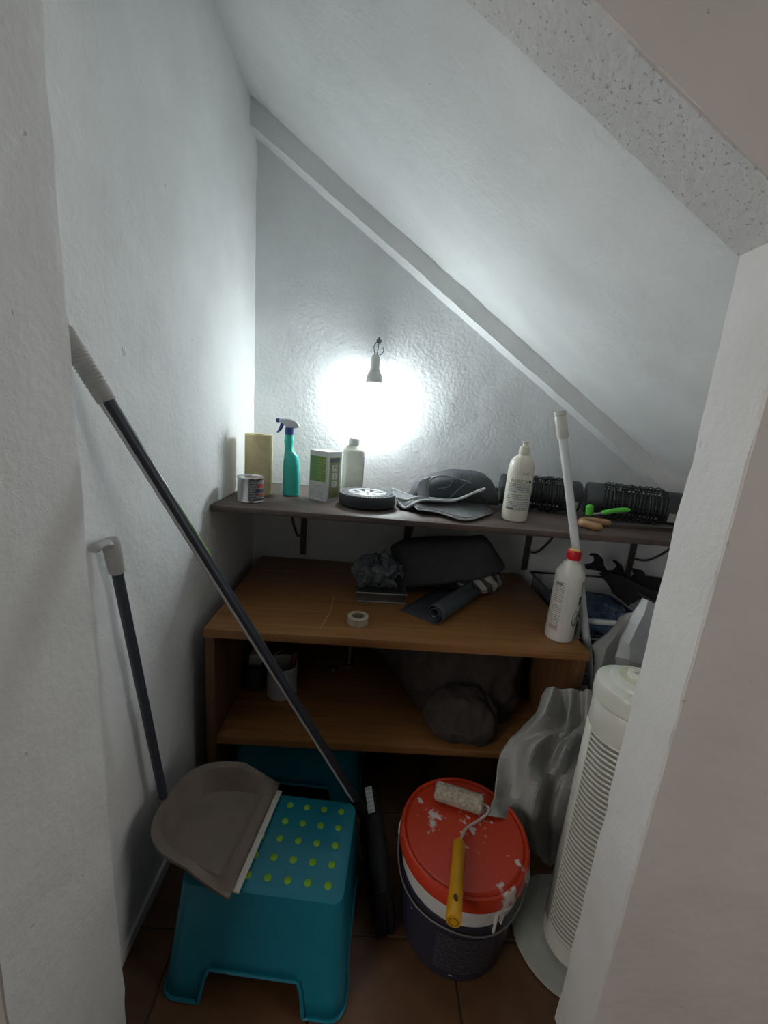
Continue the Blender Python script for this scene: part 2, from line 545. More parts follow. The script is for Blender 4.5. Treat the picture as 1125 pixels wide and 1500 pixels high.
# ------------------------------------------------------------------ hanging bulb
LP_ = at(546, 585, 1.652) - Vector((0, 0, 0.02))
lamp = thing('hanging_bulb', 'lit white globe bulb hanging by its wires from the back wall', 'lamp', LP_)
em = bpy.data.materials.new('lit_bulb'); em.use_nodes = True
ent = em.node_tree
for n in list(ent.nodes): ent.nodes.remove(n)
eo = ent.nodes.new('ShaderNodeOutputMaterial'); ee = ent.nodes.new('ShaderNodeEmission')
ee.inputs['Color'].default_value = (0.86, 0.965, 1.0, 1); ee.inputs['Strength'].default_value = BULB_STRENGTH
ent.links.new(ee.outputs[0], eo.inputs[0])
prof = [(0.0005, -0.047)] + [(0.047 * math.sin(a), -0.047 * math.cos(a)) for a in [PI * k / 14 for k in range(1, 12)]] + [(0.030, 0.044), (0.0285, 0.058)]
obj('globe', lathe(BM(), prof, (0, 0, 0.02), 28, cap=False), em, lamp)
obj('lamp_base', lathe(BM(), [(0.029, 0.072), (0.0325, 0.077), (0.0325, 0.086), (0.0312, 0.089), (0.0305, 0.100), (0.026, 0.114), (0.019, 0.122), (0.021, 0.126), (0.019, 0.13), (0.0005, 0.131)], seg=24), WHITEP, lamp)
obj('lamp_holder', lathe(BM(), [(0.017, 0.13), (0.0175, 0.15), (0.016, 0.172), (0.010, 0.182), (0.0005, 0.183)], seg=20), WHITEP, lamp)
WIREM = mat('grey_wire', (0.10, 0.11, 0.13), 0.6)
hk = at(555, 500, 1.706) - LP_
w = BM()
h2 = hk + Vector((0, -0.042, -0.004))
tube(w, spline([(0.003, 0, 0.18), (0.007, 0.006, (0.18 + h2.z) / 2), h2]), 0.0016, 6)
tube(w, spline([(-0.003, 0, 0.18), (-0.009, 0.004, (0.19 + h2.z) / 2), h2]), 0.0016, 6)
tube(w, spline([(0.003, 0.002, 0.181), (0.018, 0.016, 0.186), (0.028, 0.040, 0.204), (0.024, 0.052, 0.216)]), 0.0014, 6)
obj('wire', w, WIREM, lamp)
obj('wall_hook', tube(lathe(BM(), [(0.0005, 0), (0.010, 0.002), (0.009, 0.008), (0.0005, 0.010)], hk, 14, M=Matrix.Rotation(PI / 2, 3, 'X')), [hk + Vector((0, -0.004, 0)), hk + Vector((0, -0.036, -0.006)), hk + Vector((0, -0.043, -0.003)), hk + Vector((0, -0.045, 0.008))], 0.003, 8), WIREM, lamp)

# ------------------------------------------------------------------ wall shelf
SZ = 0.947
shelf = thing('wall_shelf', 'long dark brown shelf board on the back wall below the bulb', 'shelf', (0.38, 1.47, SZ))
bb = BM()
fy0, fy1 = 1.243 - 1.47, 1.21 - 1.47
pts = [(-0.862, fy0), (0.88, fy1), (0.88, 0.240), (-0.862, 0.240)]
va = [bb.verts.new((x, y, 0)) for x, y in pts]; vb = [bb.verts.new((x, y, -0.019)) for x, y in pts]
bb.faces.new(va); bb.faces.new(vb[::-1])
for i in range(4): bb.faces.new((va[i], vb[i], vb[(i + 1) % 4], va[(i + 1) % 4]))
bmesh.ops.bevel(bb, geom=bb.edges[:], offset=0.0015, segments=1, affect='EDGES')
obj('board', bb, SHELFW, shelf, angle=60)
for bx in (-0.27, 0.168, 0.693, 1.156):
    x = bx - 0.38
    b = BM(); box(b, (x, 0.236, -0.160), (0.024, 0.006, 0.28)); box(b, (x, 0.06, -0.0225), (0.024, 0.34, 0.006))
    br = obj('bracket', b, BRACK, shelf, smooth=False)
    obj('brace', tube(BM(), spline([(x - 0.006, -0.04, -0.026), (x - 0.006, 0.03, -0.11), (x - 0.006, 0.12, -0.18), (x - 0.004, 0.20, -0.205), (x, 0.232, -0.21)]), 0.005, 8), BRACK, br)

# ------------------------------------------------------------------ cabinet
CZ, CY0, CY1, CX0, CX1 = 0.63, 1.074, BY - 0.014, -0.441, 0.672
cab = thing('cabinet', 'low brown veneered open cabinet standing against the back wall', 'cabinet', (0.118, 1.39, 0))
ox, oy = 0.118, 1.39
obj('cabinet_top', box(BM(), ((CX0 + CX1) / 2 - ox, (CY0 + CY1) / 2 - oy, CZ - 0.0135), (CX1 - CX0, CY1 - CY0, 0.027), bevel=0.002), CABW, cab)
for sx_ in (CX0 + 0.0165, CX1 - 0.0165):
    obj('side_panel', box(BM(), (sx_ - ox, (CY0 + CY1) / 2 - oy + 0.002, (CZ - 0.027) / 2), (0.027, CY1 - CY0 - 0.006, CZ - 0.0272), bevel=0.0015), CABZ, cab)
obj('middle_shelf', box(BM(), ((CX0 + CX1) / 2 - ox, (CY0 + CY1) / 2 - oy + 0.003, 0.2555), (CX1 - CX0 - 0.061, CY1 - CY0 - 0.012, 0.025), bevel=0.0015), CABW, cab)
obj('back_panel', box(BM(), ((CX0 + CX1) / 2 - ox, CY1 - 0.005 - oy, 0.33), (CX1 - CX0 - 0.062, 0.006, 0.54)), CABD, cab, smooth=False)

b = BM()
tube(b, [p - Vector((ox, oy, 0)) for p in spline([onz(u, v, CZ) for u, v in ((489, 872), (487, 884), (483, 897), (476, 909), (469, 921))], 5)], 0.0011, 5)
obj('scratch', b, mat('pale_scratch', (0.62, 0.47, 0.30), 0.7), cab, label='pale scratch in the veneer')

# ------------------------------------------------------------------ stools
def stool(label, loc, rotz, W=0.35, D=0.235, Ht=0.25, dots=True, group=None):
    t = thing('step_stool', label, 'stool', loc, rotz, group)
    flare_x, flare_y = 0.022, 0.05
    bm = BM()
    hw, hd = W / 2, D / 2
    rc = 0.022
    # perimeter samples of unit rectangle with rounded corners: list of (x,y,side,frac)
    def per(hx, hy, r):
        P = []
        for s in range(4):
            L = hx if s % 2 == 0 else hy
            M_ = hy if s % 2 == 0 else hx
            n = 44 if s % 2 == 0 else 30
            fr = [-(L - r) + 2 * (L - r) * k / n for k in range(n + 1)]
            rot = Matrix.Rotation(s * PI / 2, 2)
            for f_ in fr: P.append(rot @ Vector((f_, -M_)))
            for k in (1, 2, 3):
                a = -PI / 2 + (PI / 2) * k / 4
                P.append(rot @ Vector((L - r + r * math.cos(a), -(M_ - r) + r * math.sin(a))))
        return P
    top = per(hw, hd, rc)
    bot = per(hw + flare_x, hd + flare_y, rc * 1.4)
    def arch(p, hx, hy):
        # height of the lower edge on the side this point lies on
        best = 0.0
        if abs(abs(p.y) - hy) < 0.004: L, q, leg, hgt = hx, p.x, 0.085, 0.074
        elif abs(abs(p.x) - hx) < 0.004: L, q, leg, hgt = hy, p.y, 0.07, 0.06
        else: return 0.0
        d = (L - leg) - abs(q)
        if d <= 0: return 0.0
        return hgt * min(1.0, math.sqrt(min(1, d / 0.018)) + 0.12)
    n = len(top)
    rows = []
    for lv in range(7):
        f_ = lv / 6
        row = []
        for i in range(n):
            zb = arch(bot[i], hw + flare_x, hd + flare_y)
            k = (Ht - zb) / Ht * f_
            p = top[i].lerp(bot[i], k)
            row.append(bm.verts.new((p.x, p.y, Ht * (1 - k))))
        rows.append(row)
    inner = [bm.verts.new((p.x, p.y, Ht + 0.004)) for p in per(hw - 0.012, hd - 0.012, rc * 0.8)]
    for a, b in [(inner, rows[0])] + list(zip(rows, rows[1:])):
        for i in range(n):
            bm.faces.new((a[i], a[(i + 1) % n], b[(i + 1) % n], b[i]))
    bm.faces.new(inner)
    sh = obj('stool_body', bm, TEAL, t, angle=50)
    solidify(sh, 0.005, 1.0 if False else -1.0)
    rim = BM()
    # moulded rim along the lower edges
    loop = []
    for i in range(n):
        zb = arch(bot[i], hw + flare_x, hd + flare_y)
        k = (Ht - zb) / Ht
        p = top[i].lerp(bot[i], k) * 1.004
        loop.append(Vector((p.x, p.y, Ht * (1 - k) + 0.0045)))
    tube(rim, loop, 0.0042, 6, closed=True)
    obj('rim', rim, TEAL, t)
    if dots:
        dm = None
        for r_ in range(5):
            for c_ in range(7):
                x, y = hw - 0.036 - c_ * 0.0445, hd - 0.030 - r_ * 0.0435
                if dm is None:
                    o = obj('grip_dot', lathe(BM(), [(0.0085, 0.0), (0.0078, 0.0016), (0.005, 0.0028), (0.0003, 0.003)], seg=14), LIME, t); dm = o.data
                else:
                    o = bpy.data.objects.new('grip_dot', dm); COL.objects.link(o); o.parent = t
                o.location = (x, y, Ht + 0.0038)
    return t


stool('teal plastic step stool with lime grip dots under the dustpan', (-0.160, 0.795, 0), math.radians(-4.7))
stool('second teal plastic stool pushed under the cabinet behind the dotted one', (-0.165, 1.275, 0), math.radians(-4.0), W=0.385, D=0.26, Ht=0.232, dots=False)

# ------------------------------------------------------------------ dustpan
GREYB = mat('taupe_plastic', (0.21, 0.165, 0.13), 0.5, var=0.1, scale=18)
GREYH = mat('grey_grip_plastic', (0.40, 0.39, 0.37), 0.45)
NAVY = mat('navy_painted_tube', (0.035, 0.042, 0.058), 0.4)
PALE = mat('pale_rubber', (0.62, 0.58, 0.52), 0.6)
A0, B0 = Vector((-0.188, 0.912, 0.264)), Vector((-0.224, 0.672, 0.264))
mid = (A0 + B0) / 2
vax = (A0 - B0).normalized(); uax = Vector((-vax.y, vax.x, 0)).normalized()
if uax.x > 0: uax = -uax
uax = (uax + Vector((0, 0, 0.055))).normalized()
nax = vax.cross(uax).normalized()
if nax.z < 0: nax = -nax
PM = Matrix(((uax.x, vax.x, nax.x, mid.x), (uax.y, vax.y, nax.y, mid.y), (uax.z, vax.z, nax.z, mid.z), (0, 0, 0, 1)))
pan = thing('dustpan', 'taupe long-handled dustpan resting on the dotted stool against the left wall', 'dustpan', mid)
PL = Matrix.Translation(-mid) @ PM
D_, HW = 0.232, 0.122
def outline(off=0.0, n=40):
    out = []
    for i in range(n + 1):
        t = -1 + 2 * i / n
        a = t * PI / 2 * 1.0
        # superellipse quarter pair: u = depth, v = width
        c, s = math.cos(a), math.sin(a)
        u = (D_ - 0.02 + off) * abs(c) ** 0.72
        v = (HW + off) * math.copysign(abs(s) ** 0.62, s)
        out.append((u, v))
    return out
def hgt(u): return 0.006 + 0.046 * min(1, max(0, u / 0.10)) ** 1.2
bm = BM()
fo, ro, lo_ = outline(-0.022), outline(0.0), outline(0.016)
N_ = len(fo)
def vrow(o_, f_): return [bm.verts.new(PL @ Vector((u, v, f_(u)))) for u, v in o_]
r0 = vrow(fo, lambda u: 0.0); r1 = vrow(ro, lambda u: hgt(u)); r2 = vrow(lo_, lambda u: hgt(u) + 0.001); r3 = vrow(lo_, lambda u: hgt(u) - 0.006)
for a, b in ((r0, r1), (r1, r2), (r2, r3)):
    for i in range(N_ - 1): bm.faces.new((a[i], a[i + 1], b[i + 1], b[i]))
for i in range(N_ // 2):
    j = N_ - 1 - i
    if i + 1 < j - 1: bm.faces.new((r0[i], r0[i + 1], r0[j - 1], r0[j]))
    elif i + 1 == j - 1: bm.faces.new((r0[i], r0[i + 1], r0[j]))
po = obj('pan', bm, GREYB, pan, angle=40); solidify(po, 0.0025, 0.0)
obj('rubber_lip', box(BM(), PL @ Vector((-0.006, 0, 0.001)), (0.014, 0.246, 0.004), rot=PM.to_3x3(), bevel=0.001), PALE, pan)
obj('ridge', box(BM(), PL @ Vector((0.033, 0, 0.002)), (0.003, 0.215, 0.003), rot=PM.to_3x3()), GREYB, pan)
sb = Vector((-0.434, 0.822, 0.300)) ; st = Vector((-0.4575, 0.735, 0.935))
so = lambda p: Vector(p) - mid
obj('handle_socket', tube(BM(), [so(sb + (sb - st).normalized() * 0.022), so(sb + (st - sb).normalized() * 0.035)], 0.0125, 14), GREYB, pan)
obj('pole', tube(BM(), [so(sb), so(st)], 0.0098, 16), NAVY, pan)
dd = (st - sb).normalized()
g0, g1 = st - dd * 0.006, st + dd * 0.062
gr = BM(); tube(gr, [so(g0), so(g0 + dd * .004), so(g1 - dd * .006), so(g1)], [0.0125, 0.0140, 0.0150, 0.0125], 16)
tube(gr, spline([so(g1 - dd * 0.012), so(g1 + Vector((-.002, -0.02, -0.004))), so(g1 + Vector((-.004, -0.042, -0.006)))], 5), [0.0125] * 5 + [0.011] * 5 + [0.0085], 12, flat=0.75)
obj('grip', gr, GREYH, pan, label='grey hooked grip')
DUST = mat('dust_fluff', (0.34, 0.29, 0.24), 0.9)
rf = BM()
for k in range(60):
    a, rr = random.uniform(0, 2 * PI), abs(random.gauss(0, 0.014))
    c = PL @ Vector((0.085 + rr * math.cos(a), 0.012 + 1.6 * rr * math.sin(a), 0.0018))
    bmesh.ops.create_icosphere(rf, subdivisions=1, radius=random.uniform(0.0006, 0.0014), matrix=Matrix.Translation(c))
dobj = obj('dust', rf, DUST, pan); dobj['kind'] = 'stuff'

# ------------------------------------------------------------------ broom
T0 = at(120, 529, 0.672); Bq = at(528, 1183, 0.93)
dirn = (T0 - Bq).normalized()
topp = T0 + dirn * ((T0.x - (LX + 0.0165)) / -dirn.x)
broom = thing('broom', 'long broom with black head and navy handle leaning in left corner', 'broom', (0.08, 0.88, 0))
bo = Vector((0.08, 0.88, 0)); lo2 = lambda p: Vector(p) - bo
gl = topp - dirn * 0.0
gend = at(157, 588, 0.70)
gend = Bq + dirn * ((gend - Bq).dot(dirn))
obj('pole', tube(BM(), [lo2(Bq - dirn * 0.01), lo2(gend + dirn * 0.02)], 0.0118, 18), NAVY, broom)
side = (Vector((-0.62, -0.78, 0)) - dirn * Vector((-0.62, -0.78, 0)).dot(dirn)).normalized()
upv = dirn.cross(side).normalized()
def strip_on(a, b, ang, w, r=0.0121):
    bm = BM(); vs = []
    for p in (a, b):
        vs.append([bm.verts.new(lo2(p) + (side * math.cos(q) + upv * math.sin(q)) * r) for q in (ang - w, ang - w / 3, ang + w / 3, ang + w)])
    for i in range(3): bm.faces.new((vs[0][i], vs[0][i + 1], vs[1][i + 1], vs[1][i]))
    return bm
obj('stripe', strip_on(Bq, gend, 0.35, 0.30), mat('silver_stripe', (0.55, 0.54, 0.52), 0.35), broom, label='pale silver stripe along the handle')
gpos = lambda u, v: Bq + dirn * ((at(u, v, 0.74) - Bq).dot(dirn))
obj('sticker', strip_on(gpos(258, 738), gpos(308, 818), 2.6, 0.28), mat('lime_sticker', (0.30, 0.62, 0.03), 0.4), broom, label='lime green sticker strip')
gm = BM()
gp, gr_ = [], []
L_ = (topp - gend).length
for k in range(0, 61):
    q = k / 60
    gp.append(lo2(gend + dirn * L_ * q)); rr = 0.0142
    if 0.2 < q < 0.72: rr = 0.0142 + (0.0013 if (k % 3 == 0) else -0.0003)
    if q > 0.97: rr = 0.012
    gr_.append(rr)
obj('grip', tube(gm, gp, gr_, 18), GREYH, broom, label='grey ribbed hand grip')
h0, h1 = Vector((0.062, 0.995, 0.190)), Vector((0.104, 0.775, 0.125))
hd_ = (h1 - h0); hn = Vector((-0.30, 0.05, 1)).normalized()
hd_n = hd_.normalized(); hx_ = hd_n.cross(hn).normalized(); hn = hx_.cross(hd_n).normalized()
hb = BM(); secs = []
for k in range(13):
    q = k / 12; c = h0 + hd_ * q
    tap = (1 - abs(2 * q - 1) ** 4) * 0.5 + 0.5
    hump = 0.020 + 0.016 * math.exp(-((q - 0.3) / 0.18) ** 2)
    ring = []
    for i in range(16):
        a = 2 * PI * i / 16
        ring.append(lo2(c + hx_ * 0.026 * tap * math.cos(a) + hn * (hump if math.sin(a) > 0 else 0.012) * tap * math.sin(a)))
    secs.append(ring)
obj('broom_head', loft(hb, secs), BLACKM, broom)
obj('handle_socket', tube(BM(), [lo2(Bq + dirn * 0.05), lo2(Bq - dirn * 0.05)], [0.0145, 0.017], 14), BLACKM, broom)
br = BM()
for k in range(26):
    for j in range(5):
        q = (k + 0.5) / 26; c = h0 + hd_ * q + hx_ * 0.034 * (j - 2) / 5
        fan_ = hd_n * (q - 0.5) * 0.015 + hx_ * (j - 2) * 0.004
        e = Vector((c.x, c.y, 0.002)) + fan_ + Vector((0.012, 0, 0)) + Vector((random.uniform(-.004, .004), random.uniform(-.004, .004), random.uniform(0, .004)))
        m_ = (c + e) / 2 + fan_ * 0.25
        tube(br, [lo2(c), lo2(m_), lo2(e)], [0.0066, 0.0068, 0.0060], 5)
bo_ = obj('bristles', br, mat('black_bristle', (0.012, 0.012, 0.013), 0.6), broom); bo_['kind'] = 'stuff'
lb = h0 + hd_ * 0.05 + hn * 0.034 + Vector((0, 0.0, 0.004))
obj('label_sticker', quad_patch(lo2(lb - hx_ * 0.010 + hd_n * 0.062 + hn * .001), hx_ * 0.020, -hd_n * 0.066), printed('broom_label', (0.55, 0.57, 0.57), (0.34, 0.36, 0.37), 6), broom, label='white printed sticker on the black head')

# ------------------------------------------------------------------ paint bucket
KC = Vector((0.290, 0.815, 0))
buck = thing('paint_bucket', 'big paint bucket with orange-red lid and dark label, paint-splattered', 'bucket', KC)
LID = splatted('orange_lid', (0.55, 0.042, 0.012), (0.66, 0.60, 0.56),
               [(-0.075, 0.02, 0.28, 0.018, 0.045, 0.05, -0.5, 0.36), (0.055, 0.055, 0.28, 0.032, 0.035, 0.05, 0.3, 0.30), (0.07, -0.135, 0.27, 0.03, 0.02, 0.04, 0.2, 0.38),
                (0.02, 0.0, 0.28, 0.022, 0.022, 0.05, 0.3, 0.24), (-0.10, 0.075, 0.28, 0.01, 0.012, 0.05, 0.3, 0.32), (0.12, -0.09, 0.27, 0.012, 0.03, 0.04, 0.5, 0.36), (0.0, 0.02, 0.28, 0.5, 0.5, 1, 0, 0.02)], 0.35)
BODY = splatted('bucket_body', (0.62, 0.60, 0.57), (0.30, 0.27, 0.26), [(0, 0, 0.2, 0.5, 0.5, 0.5, 0, -0.1)], 0.4)
LBL = splatted('dark_bucket_label', (0.028, 0.026, 0.045), (0.55, 0.53, 0.52),
               [(-0.06, -0.125, 0.04, 0.006, 0.02, 0.03, 0, 0.28), (0.075, -0.12, 0.045, 0.006, 0.02, 0.025, 0, 0.28), (0.05, -0.135, 0.21, 0.012, 0.03, 0.03, 0, 0.32),
                (0.02, -0.14, 0.03, 0.03, 0.03, 0.006, 0, 0.18), (-0.03, -0.13, 0.02, 0.05, 0.05, 0.006, 0, 0.15), (-0.12, -0.07, 0.13, 0.012, 0.02, 0.02, 0, 0.2)], 0.45)
obj('bucket_body', lathe(BM(), [(0.0005, 0.004), (0.120, 0.004), (0.122, 0.0), (0.128, 0.002), (0.130, 0.012), (0.147, 0.232), (0.152, 0.234), (0.152, 0.240), (0.148, 0.242), (0.149, 0.266)], seg=56), BODY, buck)
obj('wrap_label', lathe(BM(), [(0.1290, 0.0015), (0.1312, 0.012), (0.1450, 0.191), (0.1443, 0.192)], seg=56, cap=False), LBL, buck, label='dark blue and purple printed wrap label')
ptx = printed('bucket_print', (0.030, 0.029, 0.042), (0.075, 0.075, 0.085), 22, 0.5)
pb = arc_patch(1.0, -2.1, -1.1, 0, 1, 16)
for v in pb.verts:
    z = 0.03 + v.co.z * 0.12; r = 0.1312 + (z - 0.012) * 0.0776 + 0.0006
    v.co = Vector((v.co.x * r, v.co.y * r, z))
obj('print_panel', pb, ptx, buck)
obj('lid', lathe(BM(), [(0.1505, 0.246), (0.1555, 0.247), (0.1565, 0.252), (0.1555, 0.272), (0.153, 0.280), (0.148, 0.282), (0.1455, 0.280), (0.1440, 0.276), (0.1425, 0.277), (0.138, 0.281), (0.0005, 0.282)], seg=64), LID, buck, label='orange-red lid with dried white paint')
for a in (-0.35, PI - 0.35):
    obj('ear', box(BM(), (0.1525 * math.cos(a), 0.1525 * math.sin(a), 0.222), (0.016, 0.030, 0.034), rot=Matrix.Rotation(a, 3, 'Z'), bevel=0.004), WHITEP, buck)
hp = []
for k in range(25):
    q = k / 24; a = -0.35 - PI * q
    sag = math.sin(PI * q)
    r = 0.158 - 0.010 * sag
    hp.append((r * math.cos(a), r * math.sin(a), 0.222 - 0.060 * sag - 0.012 * math.sin(3 * PI * q)))
obj('bail', tube(BM(), hp, 0.0022, 8), mat('dull_wire', (0.20, 0.19, 0.18), 0.5, metal=0.5), buck, label='thin wire carrying handle')
for (u, h) in ((-1.22, 0.05), (-1.10, 0.03), (-1.15, 0.018)):
    d_ = BM(); r = 0.1525
    tube(d_, [(r * math.cos(u), r * math.sin(u), 0.245), (0.1475 * math.cos(u), 0.1475 * math.sin(u), 0.225), (0.145 * math.cos(u), 0.145 * math.sin(u), 0.215 - h)], [0.007, 0.004, 0.003], 8)
    obj('paint_drip', d_, mat('dried_white_paint', (0.62, 0.59, 0.55), 0.5), buck)

# ------------------------------------------------------------------ paint roller on the lid
LZ = 0.2822
ro = thing('paint_roller', 'paint roller with cream sleeve and yellow handle lying on bucket lid', 'paint roller', (0.27, 0.80, LZ))
ro0 = Vector((0.27, 0.80, LZ)); rl = lambda p: Vector(p) - ro0
S0, S1 = Vector((0.228, 0.900, LZ + 0.0235)), Vector((0.345, 0.862, LZ + 0.0235))
nap = BM(); npts = [S0.lerp(S1, k / 24) for k in range(25)]
tube(nap, [rl(p) for p in npts], [0.018] + [0.0228] * 23 + [0.018], 24)
for v in nap.verts: v.co += noise.noise_vector(v.co * 260) * 0.0011
obj('sleeve', nap, mat('cream_nap', (0.50, 0.44, 0.34), 0.95, var=0.35, scale=140, bump=1.0, bscale=500, bdist=0.003), ro, label='cream fuzzy roller sleeve')
wr = spline([S1 - Vector((0.02, -0.006, 0)), S1 + Vector((0.012, -0.003, 0)), (0.352, 0.845, LZ + 0.018), (0.325, 0.828, LZ + 0.013), (0.290, 0.805, LZ + 0.014), (0.268, 0.772, LZ + 0.0165)], 6)
obj('frame_wire', tube(BM(), [rl(p) for p in wr], 0.0032, 8), mat('painted_wire', (0.50, 0.44, 0.40), 0.5), ro)
Ha, Hb = Vector((0.2665, 0.770, LZ + 0.0165)), Vector((0.2235, 0.610, LZ + 0.0185))
hv = Hb - Ha
YEL = mat('yellow_plastic', (0.62, 0.30, 0.008), 0.4, var=0.1)
hh = BM(); tube(hh, [rl(Ha + hv * q) for q in (0, 0.02, 0.3, 0.7, 0.97, 1.0)], [0.012, 0.0135, 0.0140, 0.0150, 0.0158, 0.0145], 20)
obj('handle', hh, YEL, ro, label='yellow plastic handle')
obj('hang_hole', lathe(BM(), [(0.0045, 0.0), (0.0045, 0.0012), (0.0005, 0.0014)], rl(Ha + hv * 0.80 + Vector((0, 0, 0.0152))), 12, sy=1.6), mat('dark_hole', (0.08, 0.035, 0.004), 0.8), ro, label='dark hanging hole')
obj('end_ring', lathe(BM(), [(0.0085, 0.0), (0.0085, 0.0008), (0.0105, 0.0008), (0.0105, 0.0)], rl(Hb), 16, M=frame(hv), cap=False), mat('dark_yellow', (0.28, 0.13, 0.004), 0.6), ro)

# ------------------------------------------------------------------ tower fan
FX, FY = 0.578, 0.748
fan = thing('tower_fan', 'tall white tower fan with slotted column standing behind the right jamb', 'fan', (FX, FY, 0))
FW = mat('yellowed_white_plastic', (0.66, 0.655, 0.58), 0.28, var=0.03)
FR = 0.074
obj('base', lathe(BM(), [(0.0005, 0.002), (0.136, 0.002), (0.140, 0.005), (0.139, 0.012), (0.120, 0.020), (0.085, 0.028), (0.06, 0.034), (0.055, 0.045), (0.0005, 0.046)], (0.004, 0.034, 0), 48), mat('grey_white_plastic', (0.40, 0.41, 0.36), 0.35), fan, label='round grey-white base disc')
obj('core', lathe(BM(), [(0.0005, 0.046), (FR - 0.014, 0.046), (FR - 0.014, 0.66), (0.0005, 0.66)], seg=32), BLACKM, fan)
obj('lower_collar', lathe(BM(), [(FR - 0.006, 0.046), (FR, 0.050), (FR, 0.098), (FR - 0.004, 0.100), (FR - 0.012, 0.100)], seg=40), FW, fan)
# upper collar with slanting rim
uc = BM(); secs = []
for (r, zf) in ((FR - 0.012, lambda a: 0.640), (FR - 0.001, lambda a: 0.640), (FR, lambda a: 0.643), (FR, lambda a: 0.692 - 0.012 * math.cos(a - 0.9)), (FR - 0.006, lambda a: 0.701 - 0.014 * math.cos(a - 0.9)), (FR - 0.02, lambda a: 0.705 - 0.012 * math.cos(a - 0.9))):
    secs.append([Vector((r * math.cos(2 * PI * i / 40), r * math.sin(2 * PI * i / 40), zf(2 * PI * i / 40))) for i in range(40)])
obj('upper_collar', loft(uc, secs), FW, fan)
obj('neck', lathe(BM(), [(FR - 0.016, 0.66), (FR - 0.016, 0.73)], seg=32), BLACKM, fan)
obj('cap', lathe(BM(), [(FR - 0.012, 0.706), (FR - 0.002, 0.708), (FR + 0.003, 0.714), (FR + 0.003, 0.742), (FR, 0.751), (FR - 0.012, 0.757), (FR - 0.020, 0.758), (FR - 0.022, 0.764), (FR - 0.028, 0.768), (0.0005, 0.770)], seg=48), FW, fan)
obj('dial_plate', lathe(BM(), [(0.036, 0.768), (0.036, 0.7708), (0.0005, 0.7712)], seg=32), mat('pale_yellow_plate', (0.60, 0.59, 0.42), 0.4), fan, label='pale yellow dial plate')
dk = BM(); lathe(dk, [(0.021, 0.770), (0.021, 0.778), (0.018, 0.783), (0.0005, 0.784)], seg=24); box(dk, (0, 0, 0.786), (0.034, 0.009, 0.008), bevel=0.003)
obj('dial_knob', dk, FW, fan)
sm_ = None
NS = 44
for k in range(NS):
    z = 0.106 + k * (0.532 / (NS - 1))
    if sm_ is None:
        b = BM()
        lathe(b, [(FR - 0.010, -0.0022), (FR - 0.001, -0.0027), (FR, 0.0), (FR - 0.001, 0.0027), (FR - 0.010, 0.0030), (FR - 0.010, -0.0022)], seg=36, cap=False)
        o = obj('slat', b, FW, fan, angle=30); sm_ = o.data
    else:
        o = bpy.data.objects.new('slat', sm_); COL.objects.link(o); o.parent = fan
    o.location = (0, 0, z)
rib_me = None
for a, ha in ((-3.42, 0.27), (-1.80, 0.11), (-0.35, 0.40), (0.9, 0.11)):
    b2 = arc_patch(FR + 0.0012, a - ha, a + ha, 0.098, 0.645, 10)
    o = obj('column_rib', b2, FW, fan); solidify(o, 0.006, -1)

# ------------------------------------------------------------------ grey sheets
PVC = mat('grey_pvc_sheet', (0.33, 0.33, 0.31), 0.55, var=0.06, scale=9)
rows = [
    [at(800, 1008, 0.99), at(812, 1009, 0.965), at(824, 1010, 0.985), at(838, 1012, 0.955), at(852, 1014, 0.975), at(866, 1016, 0.95), at(886, 1019, 0.985)],
    [at(778, 1050, 0.985), at(802, 1062, 0.900), at(830, 1060, 0.968), at(838, 1075, 0.905), at(852, 1062, 0.955), at(864, 1070, 0.915), at(886, 1064, 0.965)],
    [at(736, 1098, 0.975), at(764, 1095, 0.950), at(797, 1108, 0.872), at(808, 1106, 0.962), at(836, 1110, 0.885), at(850, 1104, 0.955), at(880, 1105, 0.955)],
    [at(725, 1152, 0.905), at(748, 1155, 0.925), at(768, 1156, 0.890), at(796, 1166, 0.868), at(806, 1160, 0.945), at(826, 1160, 0.900), at(866, 1150, 0.925)],
    [at(716, 1190, 0.850), at(742, 1192, 0.862), at(760, 1198, 0.915), at(780, 1212, 0.880), at(800, 1214, 0.935), at(816, 1205, 0.905), at(850, 1195, 0.925)],
    [at(715, 1198, 0.842), at(748, 1203, 0.850), at(762, 1210, 0.935), at(784, 1246, 0.905), at(801, 1262, 0.935), at(810, 1262, 0.918), at(838, 1240, 0.930)],
]
for r in rows:
    ym = sum(p.y for p in r) / len(r)
    for i_, p in enumerate(r):
        lin = r[0].y + (r[-1].y - r[0].y) * i_ / (len(r) - 1)
        p.y = p.y * 0.6 + lin * 0.4
b = sheet(rows, 7)
crumple(b, 0.010, 9, 2.0, crease=True); crumple(b, 0.004, 24, 4.0, crease=True)
tp = obj('grey_sheet', b, PVC, None, angle=16); solidify(tp, 0.0012, 0)
tag(tp, 'crumpled grey plastic sheet draped down between cabinet and white tower fan', 'sheet')

